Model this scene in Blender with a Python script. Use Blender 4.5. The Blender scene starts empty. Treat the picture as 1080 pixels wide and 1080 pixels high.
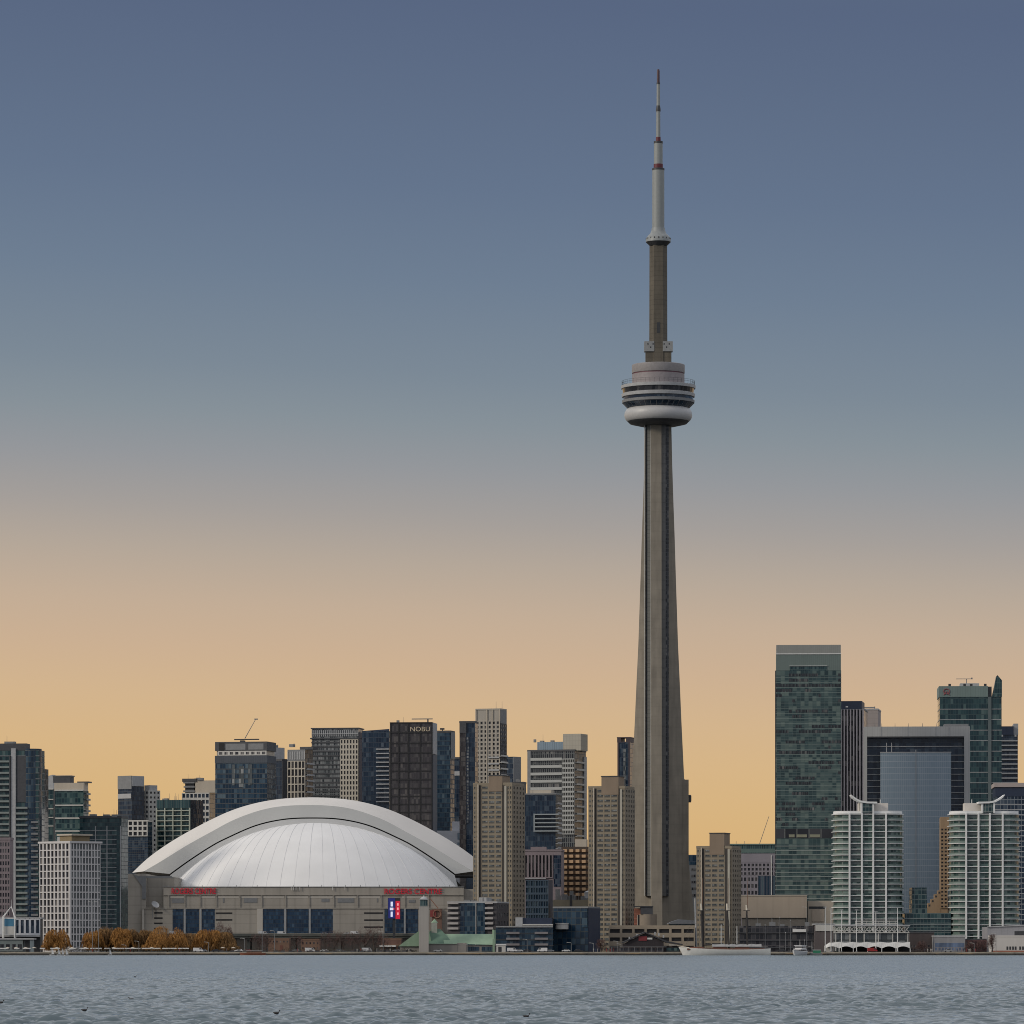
import bpy, math, random
from mathutils import Vector, Matrix
random.seed(7)
SC = bpy.context.scene
COL = SC.collection
R = math.radians
F = 5045.0            # focal length in photograph pixels (1080 wide)
CAMZ, HOR = 3.2, 1001.0
GZ = 1.7              # level of the quay and the land
# ------------------------------------------------------------------ camera
cam = bpy.data.cameras.new('camera'); camo = bpy.data.objects.new('camera', cam); COL.objects.link(camo)
camo.location = (0, 0, CAMZ); camo.rotation_euler = (R(90), 0, 0)
cam.sensor_width = 36; cam.lens = 36 * F / 1080; cam.shift_y = (HOR - 540) / 1080
cam.clip_start = 1; cam.clip_end = 60000
SC.camera = camo
# ------------------------------------------------------------------ sky
SUN_EL, SUN_AZ = 24, -114      # degrees; azimuth from north (+y), negative = west (left)
w = bpy.data.worlds.new('World'); SC.world = w; w.use_nodes = True
nt = w.node_tree; nt.nodes.clear()
def N(t, typ, **k):
    n = t.nodes.new(typ)
    for a, v in k.items(): setattr(n, a, v)
    return n
def ramp_set(n, pts, interp='LINEAR'):
    cr = n.color_ramp; cr.interpolation = interp
    while len(cr.elements) > 1: cr.elements.remove(cr.elements[-1])
    cr.elements[0].position = pts[0][0]; cr.elements[0].color = (*pts[0][1], 1)
    for p, c in pts[1:]:
        e = cr.elements.new(p); e.color = (*c, 1)
def S(r, g, b):
    f = lambda v: (v/255/12.92) if v/255 <= .04045 else ((v/255+.055)/1.055)**2.4
    return (f(r), f(g), f(b))
def skyz(py):
    a = (HOR - py) / F
    return a / math.sqrt(1 + a*a)
tc = N(nt, 'ShaderNodeTexCoord'); sp = N(nt, 'ShaderNodeSeparateXYZ'); nt.links.new(tc.outputs['Generated'], sp.inputs[0])
# the glow sits a little higher to the west
m1 = N(nt, 'ShaderNodeMath', operation='MULTIPLY_ADD'); nt.links.new(sp.outputs['X'], m1.inputs[0]); m1.inputs[1].default_value = 0.05
nt.links.new(sp.outputs['Z'], m1.inputs[2])
m2 = N(nt, 'ShaderNodeMath', operation='MULTIPLY'); nt.links.new(m1.outputs[0], m2.inputs[0]); m2.inputs[1].default_value = 2.0
north = N(nt, 'ShaderNodeValToRGB'); nt.links.new(m2.outputs[0], north.inputs[0])
SKY = [(1001, (210,170,114)), (900, (214,175,119)), (850, (214,178,126)), (800, (213,179,133)), (750, (209,178,140)), (700, (202,174,145)), (650, (193,171,149)), (600, (179,165,151)), (550, (162,156,152)), (500, (147,149,153)), (450, (133,143,151)),
       (400, (122,135,148)), (300, (108,124,144)), (200, (98,114,138)), (100, (92,107,132)), (0, (86,100,127))]
pts = [(skyz(p)*2, S(*c)) for p, c in SKY] + [(.43, (.095,.13,.205)), (.58, (.56,.63,.72)), (.70, (.74,.78,.84)), (1.0, (.72,.73,.78))]  # last stops: unseen upper sky, made bright to light walls and water
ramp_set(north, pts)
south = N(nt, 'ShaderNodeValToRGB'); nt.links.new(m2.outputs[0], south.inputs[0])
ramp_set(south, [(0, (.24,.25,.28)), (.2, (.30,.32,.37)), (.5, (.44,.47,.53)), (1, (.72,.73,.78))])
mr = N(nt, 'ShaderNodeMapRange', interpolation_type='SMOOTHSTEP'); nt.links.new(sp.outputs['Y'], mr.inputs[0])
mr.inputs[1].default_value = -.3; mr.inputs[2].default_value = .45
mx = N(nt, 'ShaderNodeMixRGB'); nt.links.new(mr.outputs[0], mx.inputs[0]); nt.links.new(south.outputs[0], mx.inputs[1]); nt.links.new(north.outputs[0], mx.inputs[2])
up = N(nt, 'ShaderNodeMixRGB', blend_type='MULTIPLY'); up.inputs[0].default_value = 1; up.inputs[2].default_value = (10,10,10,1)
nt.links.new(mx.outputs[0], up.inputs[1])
sky = N(nt, 'ShaderNodeTexSky', sky_type='NISHITA', sun_disc=False); sky.sun_elevation = R(SUN_EL); sky.sun_rotation = R(SUN_AZ)
ad = N(nt, 'ShaderNodeMixRGB', blend_type='ADD'); ad.inputs[0].default_value = .02
nt.links.new(up.outputs[0], ad.inputs[1]); nt.links.new(sky.outputs[0], ad.inputs[2])
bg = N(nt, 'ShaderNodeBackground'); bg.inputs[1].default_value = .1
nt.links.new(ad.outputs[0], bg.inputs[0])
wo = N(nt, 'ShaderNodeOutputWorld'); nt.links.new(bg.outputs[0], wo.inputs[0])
# ------------------------------------------------------------------ sun (veiled)
su = bpy.data.lights.new('sun', 'SUN'); suo = bpy.data.objects.new('sun', su); COL.objects.link(suo)
su.energy = 1.7; su.angle = R(12); su.color = (1.0, .90, .76)
sd = Vector((math.sin(R(SUN_AZ))*math.cos(R(SUN_EL)), math.cos(R(SUN_AZ))*math.cos(R(SUN_EL)), math.sin(R(SUN_EL))))
suo.rotation_euler = sd.to_track_quat('Z', 'Y').to_euler(); suo.location = (0, 0, 900)
SC.cycles.filter_width = 1.0
SC.view_settings.view_transform = 'Standard'; SC.view_settings.look = 'None'; SC.view_settings.exposure = 0; SC.view_settings.gamma = 1
# ------------------------------------------------------------------ helpers
def X(px, Y): return (px - 540) / F * Y
def Z(py, Y): return CAMZ + (HOR - py) / F * Y
class MB:
    """collects shapes for ONE mesh object"""
    def __init__(s, off=(0,0,0)): s.v = []; s.f = []; s.o = off
    def add(s, vs, fs):
        b = len(s.v); o = s.o
        s.v += [(x-o[0], y-o[1], z-o[2]) for x, y, z in vs]; s.f += [tuple(b+i for i in f) for f in fs]; return s
    def box(s, x0, x1, y0, y1, z0, z1):
        if x0 > x1: x0, x1 = x1, x0
        if y0 > y1: y0, y1 = y1, y0
        if z0 > z1: z0, z1 = z1, z0
        return s.add([(x0,y0,z0),(x1,y0,z0),(x1,y1,z0),(x0,y1,z0),(x0,y0,z1),(x1,y0,z1),(x1,y1,z1),(x0,y1,z1)],
                     [(0,3,2,1),(4,5,6,7),(0,1,5,4),(1,2,6,5),(2,3,7,6),(3,0,4,7)])
    def pbox(s, l, r, t, b, Y, d):      # a box given by its front outline
        return s.box(X(l,Y), X(r,Y), Y, Y+d, Z(b,Y), Z(t,Y))
    def prism(s, poly, z0, z1):
        n = len(poly)
        return s.add([(x,y,z0) for x,y in poly] + [(x,y,z1) for x,y in poly],
                     [tuple(range(n-1,-1,-1)), tuple(range(n,2*n))] + [(i,(i+1)%n,n+(i+1)%n,n+i) for i in range(n)])
    def slab(s, poly, y0, y1):          # outline in x,z (counter-clockwise seen from the front), extruded along y
        n = len(poly)
        return s.add([(x,y0,z) for x,z in poly] + [(x,y1,z) for x,z in poly],
                     [tuple(range(n)), tuple(range(2*n-1,n-1,-1))] + [(i,n+i,n+(i+1)%n,(i+1)%n) for i in range(n)])
    def tube(s, a, b, r0, r1=None, n=6):
        r1 = r0 if r1 is None else r1
        a, b = Vector(a), Vector(b); d = (b-a)
        if d.length < 1e-6: return s
        d.normalize(); u = d.orthogonal().normalized(); w_ = d.cross(u)
        vs = []
        for c, r in ((a,r0),(b,r1)):
            for i in range(n):
                t = 2*math.pi*i/n; p = c + u*math.cos(t)*r + w_*math.sin(t)*r; vs.append(tuple(p))
        return s.add(vs, [tuple(range(n-1,-1,-1)), tuple(range(n,2*n))] + [(i,(i+1)%n,n+(i+1)%n,n+i) for i in range(n)])
    def lathe(s, prof, n=48, c=(0,0)):
        vs = []; m = len(prof)
        for r, z in prof:
            for i in range(n):
                t = 2*math.pi*i/n; vs.append((c[0]+r*math.cos(t), c[1]+r*math.sin(t), z))
        fs = [(k*n+i, k*n+(i+1)%n, (k+1)*n+(i+1)%n, (k+1)*n+i) for k in range(m-1) for i in range(n)]
        fs += [tuple(range(n-1,-1,-1)), tuple((m-1)*n+i for i in range(n))]
        return s.add(vs, fs)
    def loft(s, rings, cap=True):
        n = len(rings[0]); vs = [p for r in rings for p in r]
        fs = [(k*n+i, k*n+(i+1)%n, (k+1)*n+(i+1)%n, (k+1)*n+i) for k in range(len(rings)-1) for i in range(n)]
        if cap: fs += [tuple(range(n-1,-1,-1)), tuple((len(rings)-1)*n+i for i in range(n))]
        return s.add(vs, fs)
    def strip(s, a, b):
        n = len(a); return s.add(list(a)+list(b), [(i,i+1,n+i+1,n+i) for i in range(n-1)])
    def build(s, name, mat, parent=None, smooth=False, loc=None):
        me = bpy.data.meshes.new(name); me.from_pydata(s.v, [], s.f); me.update()
        if mat: me.materials.append(mat)
        if smooth:
            me.polygons.foreach_set('use_smooth', [True]*len(me.polygons)); me.set_sharp_from_angle(angle=R(35))
        o = bpy.data.objects.new(name, me); COL.objects.link(o)
        if parent: o.parent = parent
        if loc: o.location = loc
        return o
def tag(o, label, cat, group=None, kind=None):
    o['label'] = label; o['category'] = cat
    if group: o['group'] = group
    if kind: o['kind'] = kind
    return o
def thing(name, label, cat, loc, rz=0, group=None):
    o = bpy.data.objects.new(name, None); o.empty_display_size = 1; COL.objects.link(o)
    o.location = loc; o.rotation_euler = (0,0,rz); return tag(o, label, cat, group)
def cp(o, loc=None, parent='same'):
    c = o.copy(); COL.objects.link(c)
    if parent != 'same': c.parent = parent
    if loc is not None: c.location = loc
    return c
KIDS = None
def dup(root, loc, rz=None, label=None, group=None, scale=None):
    r = cp(root, loc)
    if rz is not None: r.rotation_euler = (0,0,rz)
    if label: r['label'] = label
    if group: r['group'] = group
    if scale: r.scale = (scale,)*3
    for ch in list(root.children):
        c = cp(ch, parent=r)
        for g in list(ch.children): cp(g, parent=c)
    return r
# ------------------------------------------------------------------ materials
MC = {}
def newmat(name):
    m = bpy.data.materials.new(name); m.use_nodes = True
    t = m.node_tree; return m, t, t.nodes['Principled BSDF'], t.links
def flat(name, c, rough=.6, metal=0, emit=None, var=.12, scale=.6):
    if name in MC: return MC[name]
    m, t, b, L = newmat(name)
    co = N(t,'ShaderNodeTexCoord'); no = N(t,'ShaderNodeTexNoise'); no.inputs['Scale'].default_value = scale; no.inputs['Detail'].default_value = 4
    L.new(co.outputs['Object'], no.inputs['Vector'])
    r = N(t,'ShaderNodeValToRGB'); ramp_set(r, [(.25, tuple(x*(1-var) for x in c)), (.75, tuple(min(1,x*(1+var)) for x in c))]); L.new(no.outputs[0], r.inputs[0])
    L.new(r.outputs[0], b.inputs['Base Color']); b.inputs['Roughness'].default_value = rough; b.inputs['Metallic'].default_value = metal
    if emit: b.inputs['Emission Color'].default_value = (*c,1); b.inputs['Emission Strength'].default_value = emit
    MC[name] = m; return m
def stone(name, c, var=.14, line=0, lc=.82, vline=0):
    """weathered concrete / stone: broad mottling, fine grain, vertical streaks, optional course lines every `line` metres"""
    if name in MC: return MC[name]
    m, t, b, L = newmat(name)
    co = N(t,'ShaderNodeTexCoord')
    mp = N(t,'ShaderNodeMapping'); L.new(co.outputs['Object'], mp.inputs[0]); mp.inputs['Scale'].default_value = (.35,.35,.035)
    n1 = N(t,'ShaderNodeTexNoise'); n1.inputs['Scale'].default_value = 1.2; n1.inputs['Detail'].default_value = 5; L.new(mp.outputs[0], n1.inputs['Vector'])
    n2 = N(t,'ShaderNodeTexNoise'); n2.inputs['Scale'].default_value = .12; n2.inputs['Detail'].default_value = 6; L.new(co.outputs['Object'], n2.inputs['Vector'])
    a = N(t,'ShaderNodeMath', operation='ADD'); L.new(n1.outputs[0], a.inputs[0]); L.new(n2.outputs[0], a.inputs[1])
    r = N(t,'ShaderNodeMapRange'); L.new(a.outputs[0], r.inputs[0]); r.inputs[1].default_value = .65; r.inputs[2].default_value = 1.35
    r.inputs[3].default_value = 1-var; r.inputs[4].default_value = 1+var
    last = r.outputs[0]
    s = N(t,'ShaderNodeSeparateXYZ'); L.new(co.outputs['Object'], s.inputs[0])
    def lines(src, step, dark, last):
        d = N(t,'ShaderNodeMath', operation='DIVIDE'); L.new(src, d.inputs[0]); d.inputs[1].default_value = step
        f = N(t,'ShaderNodeMath', operation='FRACT'); L.new(d.outputs[0], f.inputs[0])
        g = N(t,'ShaderNodeMath', operation='LESS_THAN'); L.new(f.outputs[0], g.inputs[0]); g.inputs[1].default_value = .14
        h = N(t,'ShaderNodeMapRange'); L.new(g.outputs[0], h.inputs[0]); h.inputs[3].default_value = 1; h.inputs[4].default_value = dark
        k = N(t,'ShaderNodeMath', operation='MULTIPLY'); L.new(last, k.inputs[0]); L.new(h.outputs[0], k.inputs[1]); return k.outputs[0]
    if line: last = lines(s.outputs['Z'], line, lc, last)
    if vline:
        ax = N(t,'ShaderNodeMath', operation='ADD'); L.new(s.outputs['X'], ax.inputs[0]); L.new(s.outputs['Y'], ax.inputs[1])
        last = lines(ax.outputs[0], vline, lc, last)
    mu = N(t,'ShaderNodeVectorMath', operation='SCALE'); mu.inputs[0].default_value = c; L.new(last, mu.inputs['Scale'])
    L.new(mu.outputs[0], b.inputs['Base Color']); b.inputs['Roughness'].default_value = .85
    MC[name] = m; return m
PAL = {'sage': [(.016,.036,.040), (.036,.068,.071), (.058,.094,.092), (.11,.15,.135)],
       'sblue': [(.008,.022,.048), (.013,.035,.072), (.022,.055,.10), (.06,.10,.15)],
       'rail': [(.035,.075,.072), (.06,.11,.105), (.09,.15,.14), (.17,.24,.225)],
       'navy': [(.005,.012,.028), (.009,.022,.044), (.02,.038,.062), (.07,.09,.115)],
       'teal': [(.006,.022,.030), (.013,.040,.048), (.03,.068,.072), (.09,.135,.13)],
       'grey': [(.03,.037,.043), (.06,.07,.075), (.11,.125,.13), (.23,.24,.24)],
       'blue': [(.006,.019,.038), (.011,.030,.056), (.024,.052,.082), (.08,.115,.14)],
       'dark': [(.012,.013,.017), (.02,.021,.026), (.045,.045,.05), (.19,.18,.17)],
       'umber': [(.030,.027,.030), (.045,.040,.043), (.065,.06,.06), (.10,.09,.085)],
       'slate': [(.195,.255,.305), (.205,.265,.32), (.215,.275,.33), (.23,.29,.34)],
       'green': [(.016,.038,.036), (.045,.088,.078), (.085,.14,.125), (.18,.24,.215)]}
def glass(pal, bay=1.5, fh=3.2, mull=None, mw=.08, hw=.08, z0=0, pale=.12, rough=.12, tilt=.02):
    """panes of curtain-wall glass: each pane has its own tint and its own slight tilt; mullions are lines between them"""
    key = f'glass_{pal}_{bay}_{fh}_{mull}_{mw}_{hw}_{z0:.2f}_{pale}_{rough}'
    if key in MC: return MC[key]
    m, t, b, L = newmat('glass_'+pal)
    co = N(t,'ShaderNodeTexCoord'); s = N(t,'ShaderNodeSeparateXYZ'); L.new(co.outputs['Object'], s.inputs[0])
    oi = N(t,'ShaderNodeObjectInfo')
    ge = N(t,'ShaderNodeNewGeometry')
    def M(op, a, v=None):
        n = N(t,'ShaderNodeMath', operation=op)
        for i, q in enumerate((a, v)):
            if q is None: continue
            if isinstance(q, (int,float)): n.inputs[i].default_value = q
            else: L.new(q, n.inputs[i])
        return n.outputs[0]
    u = M('DIVIDE', M('ADD', M('ADD', s.outputs['X'], s.outputs['Y']), 500.0), bay)
    v = M('DIVIDE', M('ADD', s.outputs['Z'], 30*fh - z0), fh)
    cx = N(t,'ShaderNodeCombineXYZ'); L.new(M('FLOOR', u), cx.inputs[0]); L.new(M('FLOOR', v), cx.inputs[1])
    L.new(M('MULTIPLY', M('ADD', oi.outputs['Random'], ge.outputs['Random Per Island']), 97.0), cx.inputs[2])
    wn = N(t,'ShaderNodeTexWhiteNoise'); L.new(cx.outputs[0], wn.inputs['Vector'])
    # neighbouring panes share blinds and painted reflections: a broader noise shifts the tint
    nz = N(t,'ShaderNodeTexNoise'); nz.inputs['Scale'].default_value = .33; L.new(cx.outputs[0], nz.inputs['Vector'])
    val = M('ADD', M('MULTIPLY', wn.outputs['Value'], .7), M('MULTIPLY', nz.outputs[0], .4))
    r = N(t,'ShaderNodeValToRGB'); P = PAL[pal]; ramp_set(r, [(.18,P[0]), (.5,P[1]), (1-pale-.15,P[2]), (1-pale*.4,P[3])]); L.new(val, r.inputs[0])
    col = r.outputs[0]; rg = None
    if mull:
        a = M('LESS_THAN', M('FRACT', u), mw); c = M('LESS_THAN', M('FRACT', v), hw); k = M('MAXIMUM', a, c)
        mi = N(t,'ShaderNodeMixRGB'); L.new(k, mi.inputs[0]); L.new(col, mi.inputs[1]); mi.inputs[2].default_value = (*mull,1); col = mi.outputs[0]
        rg = N(t,'ShaderNodeMapRange'); L.new(k, rg.inputs[0]); rg.inputs[3].default_value = rough; rg.inputs[4].default_value = .5
        L.new(rg.outputs[0], b.inputs['Roughness'])
    else: b.inputs['Roughness'].default_value = rough
    L.new(col, b.inputs['Base Color']); b.inputs['IOR'].default_value = 1.5
    su_ = N(t,'ShaderNodeVectorMath', operation='SUBTRACT'); L.new(wn.outputs['Color'], su_.inputs[0]); su_.inputs[1].default_value = (.5,.5,.5)
    sc_ = N(t,'ShaderNodeVectorMath', operation='SCALE'); L.new(su_.outputs[0], sc_.inputs[0]); sc_.inputs['Scale'].default_value = tilt*2
    ad_ = N(t,'ShaderNodeVectorMath', operation='ADD'); L.new(ge.outputs['Normal'], ad_.inputs[0]); L.new(sc_.outputs[0], ad_.inputs[1])
    no_ = N(t,'ShaderNodeVectorMath', operation='NORMALIZE'); L.new(ad_.outputs[0], no_.inputs[0]); L.new(no_.outputs[0], b.inputs['Normal'])
    MC[key] = m; return m
WHITE = flat('white_paint', (.62,.62,.60), .5, var=.06)
OFFW = stone('pale_concrete', (.46,.45,.42), .1)
TAN = stone('tan_brick', (.225,.190,.140), .12, line=2.9, lc=.88)
CONC = stone('tower_concrete', (.212,.188,.152), .2, line=6.1, lc=.95)
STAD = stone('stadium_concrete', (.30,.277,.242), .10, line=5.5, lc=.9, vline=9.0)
DARK = flat('dark_metal', (.03,.032,.036), .5, var=.2)
CHAR = flat('charcoal_panel', (.05,.052,.058), .6, var=.2)
GREY = flat('grey_panel', (.17,.175,.18), .6)
LGREY = flat('light_grey_panel', (.34,.345,.35), .55)
BEIGE = stone('beige_panel', (.42,.37,.30), .08)
PINK = stone('pink_stone', (.20,.165,.175), .1)
BRICK = stone('brown_brick', (.16,.095,.065), .16, line=.8, lc=.85)
COPPER = stone('green_copper', (.21,.30,.21), .12)
RED = flat('red_paint', (.30,.015,.03), .5)
NAVYP = flat('navy_panel', (.018,.028,.055), .5)
BLACK = flat('black_void', (.008,.008,.010), .7)
# ------------------------------------------------------------------ building kit
class Bld:
    """a rectangular building: nearest corner at pixel column c, left face out to l, right face out to r, top at row t, depth Y"""
    def __init__(s, name, label, l, c, r, t, Y, th=14, group=None, D=None, cat='building', top=None):
        a = R(th); s.co, s.si, s.Y = math.cos(a), math.sin(a), Y
        uL, uR = (l-540)/F, (r-540)/F; xC = X(c, Y); s.C = (xC, Y)
        s.W = (xC - uL*Y) / (s.co + uL*s.si)
        den = s.si - uR*s.co
        s.D = D or (min(60, max(9, (uR*Y - xC)/den)) if den > .03 else 34.0)
        s.L = (xC - s.W*s.co, Y + s.W*s.si)
        mx_ = xC - s.W/2*s.co + s.D/2*s.si; my = Y + s.W/2*s.si + s.D/2*s.co
        s.root = thing(name, label, cat, (mx_, my, GZ), -a, group); s.H = s.z(t)
        s.w, s.d = s.W/2, s.D/2
    def z(s, py): return Z(py, s.Y) - GZ
    def x(s, px):
        u = (px-540)/F; return (u*s.L[1]-s.L[0])/(s.co+u*s.si) - s.w
    def y(s, px):
        u = (px-540)/F; return (u*s.C[1]-s.C[0])/(s.si-u*s.co) - s.d
    def fb(s, mb, face, a0, a1, z0, z1, d0, d1):
        if face == 'F': mb.box(a0, a1, -s.d-d1, -s.d-d0, z0, z1)
        else: mb.box(s.w+d0, s.w+d1, a0, a1, z0, z1)
        return mb
    def rng(s, face): return (-s.w, s.w) if face == 'F' else (-s.d, s.d)
    def core(s, mat, z0=0, z1=None, name='glazing', e=0, x0=None, x1=None):
        return MB().box(x0 if x0 is not None else -s.w-e, x1 if x1 is not None else s.w+e, -s.d-e, s.d+e, z0, s.H if z1 is None else z1).build(name, mat, s.root)
    def part(s, name, mb, mat, label=None, smooth=False):
        o = mb.build(name, mat, s.root, smooth)
        if label: o['label'] = label
        return o
    def fbox(s, name, mat, face, a0, a1, z0, z1, d0, d1): return s.part(name, s.fb(MB(), face, a0, a1, z0, z1, d0, d1), mat)
    def slabs(s, z0, z1, fh, h, e, mat, name='floor_slab', x0=None, x1=None, y0=None, y1=None):
        m = MB().box(x0 if x0 is not None else -s.w-e, x1 if x1 is not None else s.w+e, y0 if y0 is not None else -s.d-e, y1 if y1 is not None else s.d+e, 0, h)
        n = max(1, int(round((z1-z0)/fh))); st = (z1-z0)/n; o = None
        for i in range(n):
            if o is None: o = m.build(name, mat, s.root, loc=(0,0,z0))
            else: cp(o, (0,0,z0+i*st))
    def balconies(s, face, a0, a1, z0, z1, fh, mat, proud=1.6, rail=1.0, name='balcony', railmat=None):
        m = s.fb(MB(), face, a0, a1, 0, .35, 0, proud)
        s.fb(m, face, a0, a1, .351, .30+rail*.8, proud-.12, proud-.02)
        n = max(1, int(round((z1-z0)/fh))); st = (z1-z0)/n; o = None
        for i in range(n):
            if o is None: o = m.build(name, mat, s.root, loc=(0,0,z0))
            else: cp(o, (0,0,z0+i*st))
    def piers(s, face, n, z0, z1, wd, proud, mat, a0=None, a1=None, name='pier'):
        A0, A1 = s.rng(face); a0 = A0 if a0 is None else a0; a1 = A1 if a1 is None else a1
        m = s.fb(MB(), face, -wd/2, wd/2, z0, z1, 0, proud); o = None
        for i in range(n+1):
            a = a0 + wd/2 + (a1-a0-wd)*i/n; loc = (a,0,0) if face == 'F' else (0,a,0)
            if o is None: o = m.build(name, mat, s.root, loc=loc)
            else: cp(o, loc)
    def punch(s, face, nb, nf, wall, gl, z0=0, z1=None, a0=None, a1=None, wf=.55, hf=.55, proud=.35, cap=100, name='window', wname='wall', sill=.5):
        A0, A1 = s.rng(face); a0 = A0 if a0 is None else a0; a1 = A1 if a1 is None else a1; z1 = s.H if z1 is None else z1
        cw, ch = (a1-a0)/nb, (z1-z0)/nf; ww, wh = cw*wf, ch*hf
        m = MB()
        for i in range(nb+1):
            b0 = a0 if i == 0 else a0 + i*cw - (cw-ww)/2; b1 = a1 if i == nb else a0 + i*cw + (cw-ww)/2
            s.fb(m, face, b0, b1, z0+.02, z1-.02, 0, proud)
        for j in range(nf+1):
            c0 = z0 if j == 0 else z0 + j*ch - (ch-wh)*(1-sill); c1 = z1 if j == nf else z0 + j*ch + (ch-wh)*sill
            s.fb(m, face, a0+.02, a1-.02, c0, c1, 0, proud-.03)
        s.part(wname, m, wall)
        wm = s.fb(MB(), face, -ww/2, ww/2, 0, wh, .01, .08); o = None; rest = MB(); k = 0
        for j in range(nf-1, -1, -1):
            for i in range(nb):
                a = a0 + (i+.5)*cw; z = z0 + j*ch + (ch-wh)*sill
                loc = (a,0,z) if face == 'F' else (0,a,z)
                if k < cap:
                    if o is None: o = wm.build(name, gl, s.root, loc=loc)
                    else: cp(o, loc)
                else: s.fb(rest, face, a-ww/2, a+ww/2, z, z+wh, .01, .08)
                k += 1
        if rest.v:
            q = s.part(name, rest, gl); q['kind'] = 'stuff'
    def pent(s, l, r, t, mat, name='penthouse', b=None, dep=(.15,.85)):
        x0, x1 = s.x(l), s.x(r)
        return s.part(name, MB().box(x0, x1, -s.d+s.D*dep[0], -s.d+s.D*dep[1], (s.H+.01) if b is None else s.z(b), s.z(t)), mat)
    def clutter(s, n, z=None, seed=0, hmax=2.2):      # vents, masts and tanks on the roof
        rn = random.Random(seed); z = s.H if z is None else z
        for i in range(n):
            x, y = rn.uniform(-.8,.8)*s.w, rn.uniform(-.8,-.2)*s.d
            if rn.random() < .45: s.part('mast', MB().tube((x,y,z),(x,y,z+rn.uniform(2,5)),.12,.06), GREY)
            else:
                q = rn.uniform(.6,1.8); s.part('roof_vent', MB().box(x-q,x+q,y-q,y+q,z+.01,z+rn.uniform(.8,hmax)), GREY)
    def parapet(s, mat, h=1.0, e=.25, t=.4, z=None, name='parapet'):
        z = s.H if z is None else z; a, b = s.w+e, s.d+e
        m = MB().box(-a,a,-b,-b+t,z-.4,z+h).box(-a,a,b-t,b,z-.4,z+h).box(-a,-a+t,-b+t,b-t,z-.4,z+h).box(a-t,a,-b+t,b-t,z-.4,z+h)
        s.part(name, m, mat)
def text(body, mat, parent, x, y, z, size, width=None, bold=.03, depth=.15, name='lettering'):
    cu = bpy.data.curves.new(name, 'FONT'); cu.body = body; cu.size = size; cu.extrude = depth; cu.offset = bold*size; cu.align_x = 'LEFT'
    o = bpy.data.objects.new('tmp', cu); COL.objects.link(o); bpy.context.view_layer.update()
    me = bpy.data.meshes.new_from_object(o.evaluated_get(bpy.context.evaluated_depsgraph_get())); bpy.data.objects.remove(o)
    me.name = name; me.materials.clear(); me.materials.append(mat)
    xs = [v.co.x for v in me.vertices]; x0, x1 = min(xs), max(xs); k = (width/(x1-x0)) if width else 1
    for v in me.vertices: v.co = ((v.co.x-x0)*k, -v.co.z, v.co.y)
    q = bpy.data.objects.new(name, me); COL.objects.link(q); q.parent = parent; q.location = (x,y,z); return q
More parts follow.
